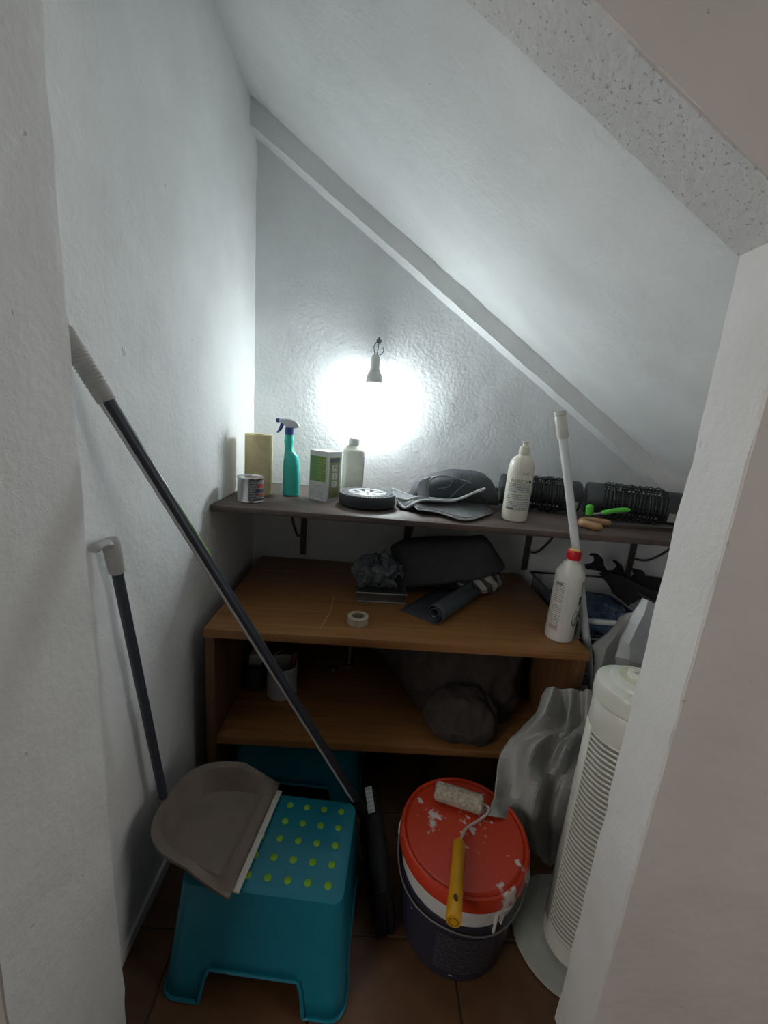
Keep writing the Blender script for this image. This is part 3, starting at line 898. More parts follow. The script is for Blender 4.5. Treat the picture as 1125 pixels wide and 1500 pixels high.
PVC2 = mat('pale_grey_pvc', (0.50, 0.52, 0.51), 0.38, var=0.05, scale=9)
rows = [
    [at(942, 876, 1.03), at(950, 879, 1.00), at(966, 888, 1.01), at(1000, 905, 1.03)],
    [at(931, 892, 1.02), at(944, 900, 0.985), at(962, 905, 1.005), at(1000, 918, 1.02)],
    [at(921, 908, 1.02), at(934, 916, 0.965), at(960, 922, 1.00), at(1000, 932, 1.02)],
    [at(908, 935, 1.01), at(922, 944, 0.960), at(952, 950, 0.985), at(995, 955, 1.00)],
    [at(901, 962, 1.00), at(922, 966, 0.962), at(948, 976, 0.975), at(990, 982, 1.00)],
    [at(902, 972, 1.02), at(924, 979, 0.985), at(948, 985, 1.00), at(990, 990, 1.02)],
]
b = sheet(rows, 6, poly); crumple(b, 0.004, 12, 7.0, crease=True)
tp = obj('plastic_bag', b, PVC2, None, angle=16); solidify(tp, 0.0012, 0)
tag(tp, 'pale grey plastic cover heaped above the tower fan beside the right jamb', 'bag')
rows = [
    [at(908, 902, 1.135), at(918, 898, 1.115), at(930, 897, 1.10), at(950, 910, 1.10)],
    [at(899, 917, 1.13), at(910, 918, 1.10), at(926, 920, 1.10), at(950, 930, 1.085)],
    [at(884, 931, 1.125), at(900, 935, 1.075), at(917, 938, 1.095), at(948, 950, 1.07)],
    [at(866, 946, 1.120), at(888, 950, 1.06), at(908, 955, 1.085), at(945, 965, 1.06)],
    [at(870, 972, 1.100), at(878, 980, 1.03), at(898, 985, 1.065), at(935, 990, 1.04)],
    [at(868, 1004, 1.085), at(874, 1013, 1.02), at(889, 1014, 1.045), at(930, 1020, 1.03)],
    [at(868, 1040, 1.07), at(876, 1045, 1.015), at(890, 1045, 1.03), at(930, 1050, 1.02)],
]
b = sheet(rows, 6, poly); crumple(b, 0.004, 12, 11.0, crease=True)
for v in b.verts:
    if v.co.x < 0.688 and v.co.y > 1.06: v.co.x = 0.688 + (v.co.x - 0.688) * 0.05
tp = obj('grey_sheet', b, PVC, None, angle=16); solidify(tp, 0.0012, 0)
tag(tp, 'grey plastic sheet hanging right of the cabinet in front of wire basket', 'sheet')

# ------------------------------------------------------------------ things on the wall shelf
def shelf_loc(x, y): return (x, y, SZ)

# paper towel roll
tw = thing('paper_towel_roll', 'tall yellow paper towel roll standing at left end of shelf', 'paper roll', shelf_loc(-0.400, 1.475))
TOW = mat('yellow_paper', (0.72, 0.60, 0.34), 0.9, var=0.06, scale=60, bump=0.5, bscale=110, bdist=0.003)
r_ = 0.047
obj('paper', lathe(BM(), [(0.021, 0.002), (r_ - 0.002, 0.0), (r_, 0.004), (r_, 0.205), (r_ - 0.002, 0.208), (0.021, 0.207), (0.021, 0.002)], seg=40, cap=False), TOW, tw)
obj('core', lathe(BM(), [(0.019, 0.001), (0.021, 0.001), (0.021, 0.2065), (0.019, 0.2065), (0.019, 0.001)], seg=28, cap=False), mat('card_core', (0.30, 0.22, 0.13), 0.9), tw)

# small paint tin
tin = thing('paint_tin', 'small shiny steel paint tin in front of the yellow paper roll', 'tin', shelf_loc(-0.388, 1.340))
obj('can', lathe(BM(), [(0.0005, 0.001), (0.040, 0.0), (0.042, 0.003), (0.0405, 0.006), (0.0405, 0.074), (0.0425, 0.077), (0.0425, 0.081), (0.040, 0.082), (0.037, 0.079), (0.0005, 0.0785)], seg=40), STEEL, tin)
obj('paint_label', arc_patch(0.0411, -1.45, 0.3, 0.008, 0.073, 18), printed('tin_print', (0.30, 0.29, 0.29), (0.05, 0.05, 0.05), 8, 0.5, blocks=((0.35, 0.62, 0.95, 0.80, (0.45, 0.05, 0.06)), (0.30, 0.40, 0.95, 0.55, (0.04, 0.06, 0.10)), (0.45, 0.22, 0.95, 0.36, (0.40, 0.10, 0.05)), (0.2, 0.0, 0.98, 0.1, (0.03, 0.04, 0.07)))), tin, label='printed label with red and blue bands')
obj('label_edge', arc_patch(0.0411, -3.05, -2.75, 0.02, 0.068, 5), mat('red_print', (0.25, 0.07, 0.09), 0.5), tin)

# spray bottle
sp = thing('spray_bottle', 'teal trigger spray bottle with white and blue head', 'bottle', shelf_loc(-0.285, 1.485), math.radians(-4))
AQ = mat('aqua_liquid_plastic', (0.055, 0.56, 0.47), 0.25, var=0.05)
secs = []
for (z, xc, rx, ry) in ((0.0, 0.0, 0.026, 0.020), (0.003, 0.0, 0.030, 0.0235), (0.02, 0.0, 0.031, 0.024), (0.07, 0.0, 0.030, 0.0235), (0.12, -0.002, 0.0275, 0.022), (0.142, -0.004, 0.0245, 0.020), (0.155, -0.009, 0.0175, 0.0165), (0.165, -0.0125, 0.0145, 0.0145), (0.18, -0.013, 0.0145, 0.0145), (0.19, -0.013, 0.017, 0.0165), (0.20, -0.013, 0.0155, 0.0155), (0.214, -0.013, 0.0150, 0.0150), (0.217, -0.013, 0.012, 0.012)):
    secs.append(selips(xc, 0, z, rx, ry, 2.6, 28))
obj('bottle', loft(BM(), secs), AQ, sp)
obj('collar', lathe(BM(), [(0.0150, 0.214), (0.0155, 0.216), (0.0155, 0.236), (0.012, 0.238)], (-0.013, 0, 0), 24), mat('blue_plastic', (0.045, 0.075, 0.28), 0.35), sp, label='dark blue screw collar')
hd2 = [(-0.026, 0.236), (0.004, 0.238), (0.016, 0.240), (0.022, 0.243), (0.021, 0.250), (0.012, 0.260), (0.0, 0.266), (-0.015, 0.268), (-0.048, 0.267), (-0.048, 0.254), (-0.036, 0.252), (-0.030, 0.246)]
o = obj('spray_head', prism(BM(), hd2, 0.018), mat('pale_grey_plastic', (0.58, 0.60, 0.64), 0.35), sp); bevelmod(o, 0.004)
obj('nozzle', tube(BM(), [(-0.047, 0, 0.2605), (-0.052, 0, 0.2605), (-0.060, 0, 0.2600)], [0.0065, 0.0075, 0.0068], 14), MATS['blue_plastic'], sp, label='dark blue nozzle')
tr = [(-0.031, 0.252), (-0.044, 0.253), (-0.047, 0.240), (-0.053, 0.226), (-0.058, 0.217), (-0.051, 0.218), (-0.041, 0.228), (-0.035, 0.240)]
o = obj('trigger', prism(BM(), tr, 0.010), MATS['blue_plastic'], sp, label='dark blue trigger'); bevelmod(o, 0.002)
sl = BM(); uvl = sl.loops.layers.uv.new('UVMap')
Vg = []
for j in range(9):
    z = 0.022 + 0.105 * j / 8
    rx, ry = (0.0312 if z < 0.08 else 0.0312 - (z - 0.08) * 0.05), (0.0243 if z < 0.08 else 0.0243 - (z - 0.08) * 0.03)
    q = selips(0.0 if z < 0.1 else -0.001, 0, z, rx, ry, 2.6, 56)
    Vg.append([sl.verts.new(q[i]) for i in range(26, 36)])
for j in range(8):
    for i in range(9):
        f = sl.faces.new((Vg[j][i], Vg[j][i + 1], Vg[j + 1][i + 1], Vg[j + 1][i]))
        for l, (du, dv) in zip(f.loops, ((0, 0), (1, 0), (1, 1), (0, 1))): l[uvl].uv = ((i + du) / 9, (j + dv) / 8)
obj('bottle_label', sl, printed('spray_print', (0.20, 0.50, 0.50), (0.06, 0.16, 0.22), 7, 0.5, blocks=((0, 0.82, 1, 0.98, (0.10, 0.16, 0.24)), (0.1, 0.05, 0.9, 0.35, (0.30, 0.55, 0.55)))), sp)

# carton
ca = Vector((-0.149, 1.403, SZ)); cl_, cr_ = Vector((-0.217, 1.449, SZ)), Vector((-0.106, 1.460, SZ))
ul = cl_ - ca; ur = Vector((-ul.y, ul.x, 0)) * -1
ur = ur.normalized() * 0.072
if ur.y < 0: ur = -ur
bx = thing('carton', 'white and green printed cardboard box standing beside the spray bottle', 'box', ca)
Hc = 0.172
b = BM()
q = [Vector((0, 0, 0)), ur, ur + ul, ul]
va = [b.verts.new(p) for p in q]; vb = [b.verts.new(p + Vector((0, 0, Hc))) for p in q]
b.faces.new(va); b.faces.new(vb[::-1])
for i in range(4): b.faces.new((va[i], vb[i], vb[(i + 1) % 4], va[(i + 1) % 4]))
obj('box_body', b, mat('white_card', (0.68, 0.70, 0.69), 0.6), bx, smooth=False)
n1 = Vector((ul.y, -ul.x, 0)).normalized(); n1 = n1 if n1.y < 0 else -n1
n2 = Vector((ur.y, -ur.x, 0)).normalized(); n2 = n2 if n2.x > 0 else -n2
obj('front_print', quad_patch(ul * 0.96 + n1 * 0.0006 + Vector((0, 0, 0.068)), ul * -0.86, (0, 0, 0.086)), printed('carton_green', (0.30, 0.42, 0.10), (0.16, 0.28, 0.09), 9, 0.55, blocks=((0.0, 0.0, 0.45, 1.0, (0.17, 0.36, 0.14)),)), bx, label='green printed panel')
obj('lower_print', quad_patch(ul * 0.92 + n1 * 0.0006 + Vector((0, 0, 0.010)), ul * -0.8, (0, 0, 0.045)), printed('carton_text', (0.66, 0.68, 0.67), (0.34, 0.38, 0.38), 6, 0.45), bx)
obj('side_print', quad_patch(ur * 0.12 + n2 * 0.0006 + Vector((0, 0, 0.012)), ur * 0.74, (0, 0, 0.140)), mat('olive_print', (0.27, 0.29, 0.11), 0.5), bx, label='olive side panel')
obj('side_heading', quad_patch(ur * 0.14 + n2 * 0.001 + Vector((0, 0, 0.136)), ur * 0.70, (0, 0, 0.013)), mat('slate_print', (0.12, 0.15, 0.18), 0.5), bx)
for k, z in enumerate((0.105, 0.077, 0.049)):
    pc = obj('pictogram', quad_patch(ur * 0.32 + n2 * 0.0012 + Vector((0, 0, z)), ur * 0.36, (0, 0, 0.022)), mat('pale_print', (0.62, 0.63, 0.60), 0.5), bx)
    c0 = ur * 0.50 + n2 * 0.0016 + Vector((0, 0, z + 0.011)); e1 = ur.normalized()
    bmp = BM()
    shapes = (((-.006, -.007), (-.004, -.007), (-.004, 0.003), (.004, .003), (.004, -.007), (.006, -.007), (.006, .006), (-.006, .006)),
              ((-.0015, .007), (.0015, .007), (.0015, 0), (.005, 0), (0, -.007), (-.005, 0), (-.0015, 0)),
              ((-.006, .006), (-.006, .003), (-.001, .003), (-.001, -.007), (.001, -.007), (.001, .003), (.006, .003), (.006, .006)))[k]
    bmp.faces.new([bmp.verts.new(c0 + e1 * x + Vector((0, 0, y))) for x, y in shapes])
    obj('symbol', bmp, DARKINK, pc, smooth=False)

# white square bottle
wbt = thing('white_bottle', 'white square-shouldered plastic bottle standing behind the carton', 'bottle', shelf_loc(-0.074, 1.585), math.radians(10))
secs = []
zs = [0.0, 0.004] + [0.03 + 0.0045 * k for k in range(27)] + [0.165, 0.172, 0.178, 0.184, 0.188]
for i, z in enumerate(zs):
    s = 0.035 if i == 0 else 0.0375
    if 2 <= i <= 28: s = 0.0375 if i % 2 else 0.0363
    if z > 0.17: s = 0.0375 - (z - 0.17) * 0.9
    secs.append(selips(0, 0, z, s, s, 7 if z < 0.172 else 5, 32))
obj('bottle', loft(BM(), secs), mat('warm_white_plastic', (0.70, 0.70, 0.60), 0.4), wbt)
obj('cap', lathe(BM(), [(0.020, 0.188), (0.0215, 0.190), (0.0215, 0.212), (0.020, 0.2145), (0.0005, 0.215)], seg=28), WHITEP, wbt)
obj('side_label', quad_patch((0.0380, -0.028, 0.03), (0, 0.056, 0), (0, 0, 0.12)), printed('bottle_side', (0.55, 0.52, 0.56), (0.30, 0.18, 0.28), 9), wbt)

# small tyre
wh = thing('wheel', 'small black tyre with white spoked rim lying flat on shelf', 'wheel', shelf_loc(-0.010, 1.405))
RUB = mat('black_rubber', (0.030, 0.033, 0.038), 0.65, bump=0.2, bscale=200)
obj('tyre', lathe(BM(), [(0.062, 0.003), (0.080, 0.0), (0.090, 0.003), (0.096, 0.010), (0.097, 0.022), (0.096, 0.036), (0.090, 0.045), (0.084, 0.0475), (0.072, 0.0470), (0.064, 0.043), (0.062, 0.03), (0.062, 0.003)], seg=64, cap=False), RUB, wh)
tb = BM()
for k in range(72):
    a = 2 * PI * k / 72
    box(tb, (0.0912 * math.cos(a), 0.0912 * math.sin(a), 0.0445), (0.005, 0.0045, 0.0034), rot=Matrix.Rotation(a, 3, 'Z'))
t_o = obj('tread_notches', tb, mat('worn_tread', (0.45, 0.46, 0.48), 0.6), wh, smooth=False); t_o['kind'] = 'stuff'
RIMW = mat('white_rim', (0.72, 0.73, 0.74), 0.3)
obj('rim', lathe(BM(), [(0.0615, 0.008), (0.0655, 0.040), (0.066, 0.0475), (0.062, 0.0485), (0.057, 0.045), (0.056, 0.008), (0.0615, 0.008)], seg=48, cap=False), RIMW, wh)
obj('hub', lathe(BM(), [(0.016, 0.006), (0.016, 0.040), (0.012, 0.044), (0.006, 0.044), (0.005, 0.040), (0.0005, 0.040)], seg=24), RIMW, wh)
spm = None
for k in range(9):
    if spm is None:
        b = BM(); prism(b, [(0.012, -0.006), (0.057, -0.010), (0.058, 0.010), (0.012, 0.006)], 0.012, Matrix.Rotation(PI / 2, 4, 'X'))
        for v in b.verts: v.co.z += 0.038
        o = obj('spoke', b, RIMW, wh, smooth=False); spm = o.data
    else:
        o = bpy.data.objects.new('spoke', spm); COL.objects.link(o); o.parent = wh
    o.rotation_euler = (0, 0, 2 * PI * k / 9 + 0.2)
obj('backing', lathe(BM(), [(0.060, 0.006), (0.060, 0.010), (0.0005, 0.010)], seg=32), BLACKM, wh)

# pile: black pad with cords, grey visor with white edge, printed leaflet, dark tray under all
SLV = mat('slate_fabric', (0.055, 0.060, 0.070), 0.7, bump=0.3, bscale=260)
tray = thing('dark_tray', 'flat dark oval tray under the heap right of the tyre', 'tray', shelf_loc(0.255, 1.44))
obj('tray', lathe(BM(), [(0.0005, 0.0), (0.140, 0.0), (0.160, 0.004), (0.166, 0.009), (0.163, 0.010), (0.150, 0.006), (0.0005, 0.004)], seg=40, sy=0.72), mat('dark_grey_plastic', (0.055, 0.057, 0.062), 0.4), tray)
tz = SZ + 0.0065
lf = thing('leaflet', 'printed leaflet in clear sleeve lying at the front of the heap', 'leaflet', (0.33, 1.40, tz))
lf0 = Vector((0.33, 1.40, tz))
def leaf_rows(dz):
    g = [[onz(606, 726, 0.976), onz(640, 727, 0.978), onz(680, 730, 0.972), onz(712, 737, 0.962)],
         [onz(602, 735, 0.972), onz(640, 740, 0.966), onz(682, 745, 0.964), onz(719, 745, 0.958)],
         [onz(612, 747, 0.966), onz(640, 751, 0.960), onz(683, 762, 0.956), onz(723, 751, 0.957)]]
    return [[p + Vector((0, 0, dz)) - lf0 for p in r] for r in g]
lb_ = sheet(leaf_rows(0.0), 5)
uvl = lb_.loops.layers.uv.active
for f in lb_.faces:
    for l in f.loops: l[uvl].uv = ((l.vert.co.x + 0.20) / 0.34, (l.vert.co.y + 0.06) / 0.20)
o = obj('paper', lb_, printed('leaflet_print', (0.50, 0.49, 0.47), (0.38, 0.36, 0.35), 10, 0.42, blocks=((0.05, 0.05, 0.22, 0.45, (0.10, 0.19, 0.09)), (0.24, 0.10, 0.36, 0.38, (0.45, 0.20, 0.08)), (0.80, 0.2, 0.98, 0.5, (0.50, 0.22, 0.14)))), lf)
solidify(o, 0.0008, 0)
FILM = mat('clear_film', (0.85, 0.86, 0.88), 0.18, trans=0.92, var=0.0)
o = obj('film', crumple(sheet(leaf_rows(0.006), 6), 0.005, 28, 3.0, crease=True), FILM, lf); solidify(o, 0.0005, 0)

vis = thing('foam_pad', 'grey flexible pad with raised white edge curling over the leaflet', 'pad', (0.26, 1.44, tz + 0.02))
v0 = Vector((0.26, 1.44, tz + 0.02))
VG = mat('grey_foam', (0.20, 0.21, 0.215), 0.7); VE = mat('white_edge', (0.66, 0.68, 0.68), 0.5)
def vpt(u, v, y): return at(u, v, y) - v0
edge1 = spline([vpt(584, 737, 1.385), vpt(593, 744, 1.37), vpt(602, 740, 1.36), vpt(618, 733, 1.37), vpt(640, 733, 1.38), vpt(662, 734, 1.39), vpt(680, 728, 1.40), vpt(698, 720, 1.41), vpt(710, 716, 1.42)], 6)
edge2 = spline([vpt(574, 716, 1.50), vpt(586, 720, 1.49), vpt(602, 726, 1.48), vpt(620, 728, 1.49), vpt(640, 731, 1.49), vpt(655, 731, 1.50), vpt(672, 728, 1.50), vpt(690, 720, 1.50), vpt(702, 714, 1.50)], 6)
b = BM()
ra = [b.verts.new(p + Vector((0, 0, -0.002))) for p in edge1]; rb_ = [b.verts.new(p + Vector((0, 0, -0.002))) for p in edge2]
for i in range(len(ra) - 1): b.faces.new((ra[i], ra[i + 1], rb_[i + 1], rb_[i]))
o = obj('foam', b, VG, vis); solidify(o, 0.005, 0)
obj('front_edge', tube(BM(), edge1, 0.0068, 8, flat=0.7), VE, vis, label='white front edge')
obj('rear_edge', tube(BM(), edge2, 0.0045, 8, flat=0.7), VE, vis, label='white rear edge')
obj('inner_edge', tube(BM(), spline([vpt(582, 729, 1.42), vpt(596, 732, 1.42), vpt(612, 728, 1.43), vpt(632, 730, 1.44), vpt(655, 732, 1.44), vpt(676, 731, 1.43)], 6), 0.004, 8), VE, vis)

pad = thing('padded_case', 'rounded black padded case with grey band and thin cords atop the heap', 'case', (0.30, 1.54, SZ))
p0 = Vector((0.30, 1.54, SZ))
secs = []
for k in range(17):
    q = k / 16; x = -0.155 + 0.335 * q
    h = 0.005 + 0.098 * math.sin(PI * min(1, q ** 0.85 * 0.98 + 0.01)) ** 0.62
    if q > 0.35: h = max(h, 0.112 * (1 - ((q - 0.6) / 0.42) ** 4))
    h = max(0.006, h * 1.08)
    dpt = 0.03 + 0.065 * math.sin(PI * q) ** 0.5
    secs.append([Vector((x, dpt * math.copysign(abs(math.cos(2 * PI * i / 24)) ** 0.7, math.cos(2 * PI * i / 24)), h * 0.5 + 0.5 * h * math.copysign(abs(math.sin(2 * PI * i / 24)) ** 0.8, math.sin(2 * PI * i / 24)) + 0.011)) for i in range(24)])
obj('case_body', loft(BM(), secs), SLV, pad, angle=60)
ppt = lambda u, v, y: at(u, v, y) - p0
bn = BM(); bnd = []
for (a_, c_) in (((612, 728), (628, 730)), ((611, 716), (627, 718)), ((615, 704), (631, 702)), ((624, 700), (640, 697))):
    bnd.append([ppt(*a_, 1.438), ppt(*[(a_[0] + c_[0]) / 2, (a_[1] + c_[1]) / 2], 1.434), ppt(*c_, 1.438)])
o = obj('band', sheet(bnd, 4), mat('mid_grey_band', (0.45, 0.46, 0.48), 0.6), pad, label='mid grey band'); solidify(o, 0.003, 0)
cuff = BM(); tube(cuff, spline([ppt(628, 728, 1.432), ppt(626, 712, 1.428), ppt(634, 700, 1.43), ppt(652, 697, 1.428), ppt(674, 702, 1.432), ppt(690, 708, 1.44)], 6), 0.0035, 8)
obj('piping', cuff, mat('pale_piping', (0.22, 0.23, 0.24), 0.5), pad)
CORD = mat('grey_cord', (0.10, 0.10, 0.105), 0.6)
obj('cord', tube(BM(), spline([ppt(641, 716, 1.425), ppt(655, 714, 1.42), ppt(662, 706, 1.42), ppt(664, 693, 1.45)], 6), 0.0016, 6), CORD, pad)
obj('cord', tube(BM(), spline([ppt(659, 729, 1.42), ppt(672, 717, 1.42), ppt(684, 706, 1.43), ppt(692, 699, 1.45)], 6), 0.0016, 6), CORD, pad)
obj('cord', tube(BM(), spline([ppt(667, 708, 1.425), ppt(671, 700, 1.43), ppt(676, 694, 1.45)], 6), 0.0022, 6), CORD, pad)
obj('cord', tube(BM(), spline([ppt(702, 727, 1.46), ppt(712, 737, 1.44), (0.143, -0.11, 0.004)], 6), 0.0018, 6), BLACKP, pad)

# soap bottle with lettering
fb = thing('squeeze_bottle', 'tall cream squeeze bottle with white push-pull cap and small grey lettering on the shelf', 'bottle', shelf_loc(0.487, 1.352))
obj('bottle', lathe(BM(), [(0.0005, 0.002), (0.036, 0.0), (0.0405, 0.004), (0.0415, 0.012), (0.0415, 0.165), (0.0405, 0.180), (0.036, 0.197), (0.028, 0.209), (0.018, 0.216), (0.0145, 0.219), (0.0145, 0.224)], seg=44), CREAM, fb)
obj('cap', lathe(BM(), [(0.0165, 0.218), (0.0172, 0.220), (0.0162, 0.242), (0.013, 0.246), (0.007, 0.247), (0.0065, 0.254), (0.0105, 0.256), (0.0105, 0.260), (0.0005, 0.261)], seg=28), CREAM, fb)
aF = -PI / 2 - 0.25
obj('label_panel', arc_patch(0.0418, aF - 0.95, aF + 0.95, 0.040, 0.128, 18), printed('lotion_print', (0.60, 0.59, 0.53), (0.24, 0.25, 0.25), 15, 0.58, blocks=((0, 0.83, 1, 0.86, (0.3, 0.32, 0.32)), (0.08, 0.0, 0.38, 0.09, (0.16, 0.16, 0.16)), (0, 0.62, 1, 0.65, (0.60, 0.59, 0.53)), (0, 0.34, 1, 0.37, (0.60, 0.59, 0.53)))), fb)
letters('lettering', 'FAROX', 0.0165, DARKINK, fb, around(0.0418, aF - 0.10, 0.130), spacing=1.05)
b = BM(); lathe(b, [(0.0055, 0), (0.0055, 0.0006), (0.0005, 0.0006)], seg=16)
R_ = Matrix.Rotation(aF + 0.78, 4, 'Z') @ Matrix.Translation((0.0418, 0, 0.1355)) @ Matrix.Rotation(PI / 2, 4, 'Y')
bmesh.ops.transform(b, matrix=R_, verts=b.verts[:])
obj('leaf_mark', b, mat('dark_green_print', (0.03, 0.13, 0.08), 0.5), fb, label='round dark green mark')
obj('shoulder_print', arc_patch(0.0418, aF + 0.05, aF + 0.6, 0.155, 0.165, 8), printed('shoulder', (0.68, 0.64, 0.54), (0.3, 0.3, 0.28), 2, 0.5), fb)

# two ribbed coil heaters / wound cylinders
def coil(label, loc, rot, L, r, seed):
    t = thing('ribbed_cylinder', label, 'cylinder', loc, rot=rot, group=None)
    DK = mat('charcoal_plastic', (0.035, 0.042, 0.042), 0.45)
    MX = Matrix.Rotation(PI / 2, 3, 'Y')
    hl = L / 2
    obj('drum', lathe(BM(), [(0.0005, -hl), (r * 0.86, -hl), (r * 0.92, -hl + 0.006), (r * 0.92, -hl + 0.055), (r * 0.62, -hl + 0.058), (r * 0.62, hl - 0.062), (r * 0.92, hl - 0.058), (r * 0.92, hl - 0.006), (r * 0.86, hl), (0.0005, hl)], seg=36, M=MX), DK, t)
    rm = None
    n = 16
    rnd = random.Random(seed)
    for k in range(n):
        x = -hl + 0.064 + (L - 0.132) * k / (n - 1)
        if rm is None:
            b = BM(); tube(b, [(0, r * 0.99 * math.cos(2 * PI * i / 30), r * 0.99 * math.sin(2 * PI * i / 30)) for i in range(30)], 0.0024, 6, closed=True)
            o = obj('coil_ring', b, BLACKP, t); rm = o.data
        else:
            o = bpy.data.objects.new('coil_ring', rm); COL.objects.link(o); o.parent = t
        o.location = (x, 0, 0); sc_ = rnd.uniform(0.94, 1.06); o.scale = (1, sc_, sc_)
        o.rotation_euler = (0, rnd.uniform(-.05, .05), rnd.uniform(-.06, .06))
    b = BM()
    for k in range(12):
        a = 2 * PI * k / 12
        tube(b, [(-hl + 0.05, r * 0.90 * math.cos(a), r * 0.90 * math.sin(a)), (hl - 0.055, r * 0.90 * math.cos(a), r * 0.90 * math.sin(a))], 0.0022, 6)
    obj('cage_bars', b, BLACKP, t)
    b = BM(); pts_ = []
    for k in range(70):
        a = k * 0.42; pts_.append((-hl + 0.085 + 0.10 * k / 70 + 0.012 * math.sin(k * 0.9), r * (0.60 + 0.12 * math.sin(k * .37)) * math.cos(a) * 0.6 - 0.008, r * 0.88 + 0.018 * abs(math.sin(a * 0.5))))
    tube(b, spline(pts_, 2), 0.0022, 6)
    obj('cable', b, BLACKP, t, label='loosely looped black cable on top')
    obj('end_label', quad_patch((hl - 0.050, -r * 0.93, -0.026), (0.036, 0, 0), (0, 0, 0.034)), printed('rating_plate', (0.42, 0.40, 0.34), (0.2, 0.2, 0.18), 5), t, label='small cream rating label')
    obj('hanging_ring', tube(BM(), [(-hl - 0.010, 0.014 * math.cos(2 * PI * i / 18), -0.004 + 0.014 * math.sin(2 * PI * i / 18)) for i in range(18)], 0.0022, 6, closed=True), STEEL, t)
    return t


coil('black ribbed cylinder behind the tall cream squeeze bottle', (0.640, 1.555, SZ + 0.0665), (0.3, math.radians(0.5), math.radians(-9)), 0.290, 0.064, 3)
coil('black ribbed cylinder at right end of shelf behind the green-handled tool', (0.955, 1.475, SZ + 0.0665), (0.3, math.radians(0.5), math.radians(-20)), 0.315, 0.064, 9)

# pruning saw with bent wooden handle
sw = thing('pruning_saw', 'hand saw with curved wooden pistol handle lying at shelf front', 'saw', (0.74, 1.325, SZ))
sw0 = Vector((0.74, 1.325, SZ))
hp = spline([(0.752, 1.285, SZ + 0.012), (0.722, 1.288, SZ + 0.013), (0.703, 1.315, SZ + 0.014), (0.722, 1.343, SZ + 0.015), (0.76, 1.349, SZ + 0.015), (0.812, 1.347, SZ + 0.014)], 6)
rr = [0.0115 + 0.002 * math.sin(PI * k / (len(hp) - 1)) for k in range(len(hp))]; rr[0] = 0.006; rr[1] = 0.010; rr[-1] = 0.009
obj('handle', tube(BM(), [p - sw0 for p in hp], rr, 14), wood('handle_wood', (0.34, 0.18, 0.08), (0.50, 0.29, 0.14), 'X', 0.4), sw, label='curved varnished wooden handle')
tp_ = [(0.0, 0.008), (0.32, 0.004)]
bl = [(0.0, 0.012), (0.33, 0.006), (0.33, -0.004)] + [q for k in range(55) for q in ((0.328 - k * 0.006, -0.0105 + 0.002 * k / 55), (0.325 - k * 0.006, -0.007 + 0.001 * k / 55))] + [(0.0, -0.008)]
b = BM(); prism(b, bl, 0.0012, Matrix.Translation(Vector((0.805, 1.347, SZ + 0.0145)) - sw0) @ Matrix.Rotation(math.radians(1), 4, 'Z') @ Matrix.Rotation(math.radians(-80), 4, 'X'))
obj('blade', b, mat('dull_blade', (0.22, 0.21, 0.20), 0.4, metal=0.8), sw, smooth=False)

gt = thing('garden_tool', 'bright green handled garden tool lying across the wooden saw handle', 'tool', (0.80, 1.36, SZ + 0.02))
g0_ = Vector((0.80, 1.36, SZ + 0.02))
GRN = mat('bright_green_plastic', (0.10, 0.52, 0.05), 0.35)
hA, hB = Vector((0.792, 1.372, SZ + 0.040)), Vector((0.885, 1.368, SZ + 0.060))
hpts = [hA.lerp(hB, q) + Vector((0, 0, 0.004 * math.sin(PI * q))) - g0_ for q in [k / 10 for k in range(11)]]
obj('handle', tube(BM(), hpts, [0.007, 0.0105, 0.011, 0.011, 0.0105, 0.0105, 0.0108, 0.011, 0.011, 0.010, 0.006], 14, flat=0.8), GRN, gt)
obj('shank', tube(BM(), [hA - g0_, Vector((0.752, 1.366, SZ + 0.034)) - g0_], 0.0045, 10), STEEL, gt)
b = BM(); tube(b, [Vector((0.747, 1.366, SZ + 0.032)) - g0_, Vector((0.747, 1.366, SZ + 0.040)) - g0_, Vector((0.744, 1.366, SZ + 0.062)) - g0_, Vector((0.743, 1.366, SZ + 0.068)) - g0_], [0.010, 0.013, 0.012, 0.006], 14)
obj('clamp_end', b, GRN, gt)

# ------------------------------------------------------------------ things on the cabinet top
# bleach bottle
bl_ = thing('cleaner_bottle', 'white cone-shouldered cleaner bottle with red cap at right corner of cabinet', 'bottle', (0.612, 1.158, CZ))
bl_.scale = (0.955, 0.955, 1.0)
obj('bottle', lathe(BM(), [(0.0005, 0.003), (0.038, 0.0), (0.0425, 0.004), (0.0435, 0.010), (0.0435, 0.208), (0.0425, 0.214), (0.026, 0.243), (0.0185, 0.248), (0.0175, 0.258)], seg=44), mat('bottle_white', (0.68, 0.66, 0.60), 0.35, var=0.03), bl_, angle=24)
cp = BM(); lathe(cp, [(0.0195, 0.254), (0.0205, 0.256), (0.0200, 0.280), (0.0185, 0.283), (0.015, 0.283)], seg=28)
for k in range(22):
    a = 2 * PI * k / 22; box(cp, (0.0203 * math.cos(a), 0.0203 * math.sin(a), 0.267), (0.0012, 0.0022, 0.020), rot=Matrix.Rotation(a, 3, 'Z'))
cpo = obj('cap', cp, mat('red_plastic', (0.56, 0.012, 0.018), 0.35), bl_, label='red ribbed screw cap')
obj('cap_disc', lathe(BM(), [(0.0150, 0.2825), (0.0148, 0.2836), (0.0005, 0.2838)], seg=24), mat('yellow_disc', (0.60, 0.42, 0.12), 0.5), cpo)
aB = -PI / 2 - 0.35
PB = (0.66, 0.64, 0.58)
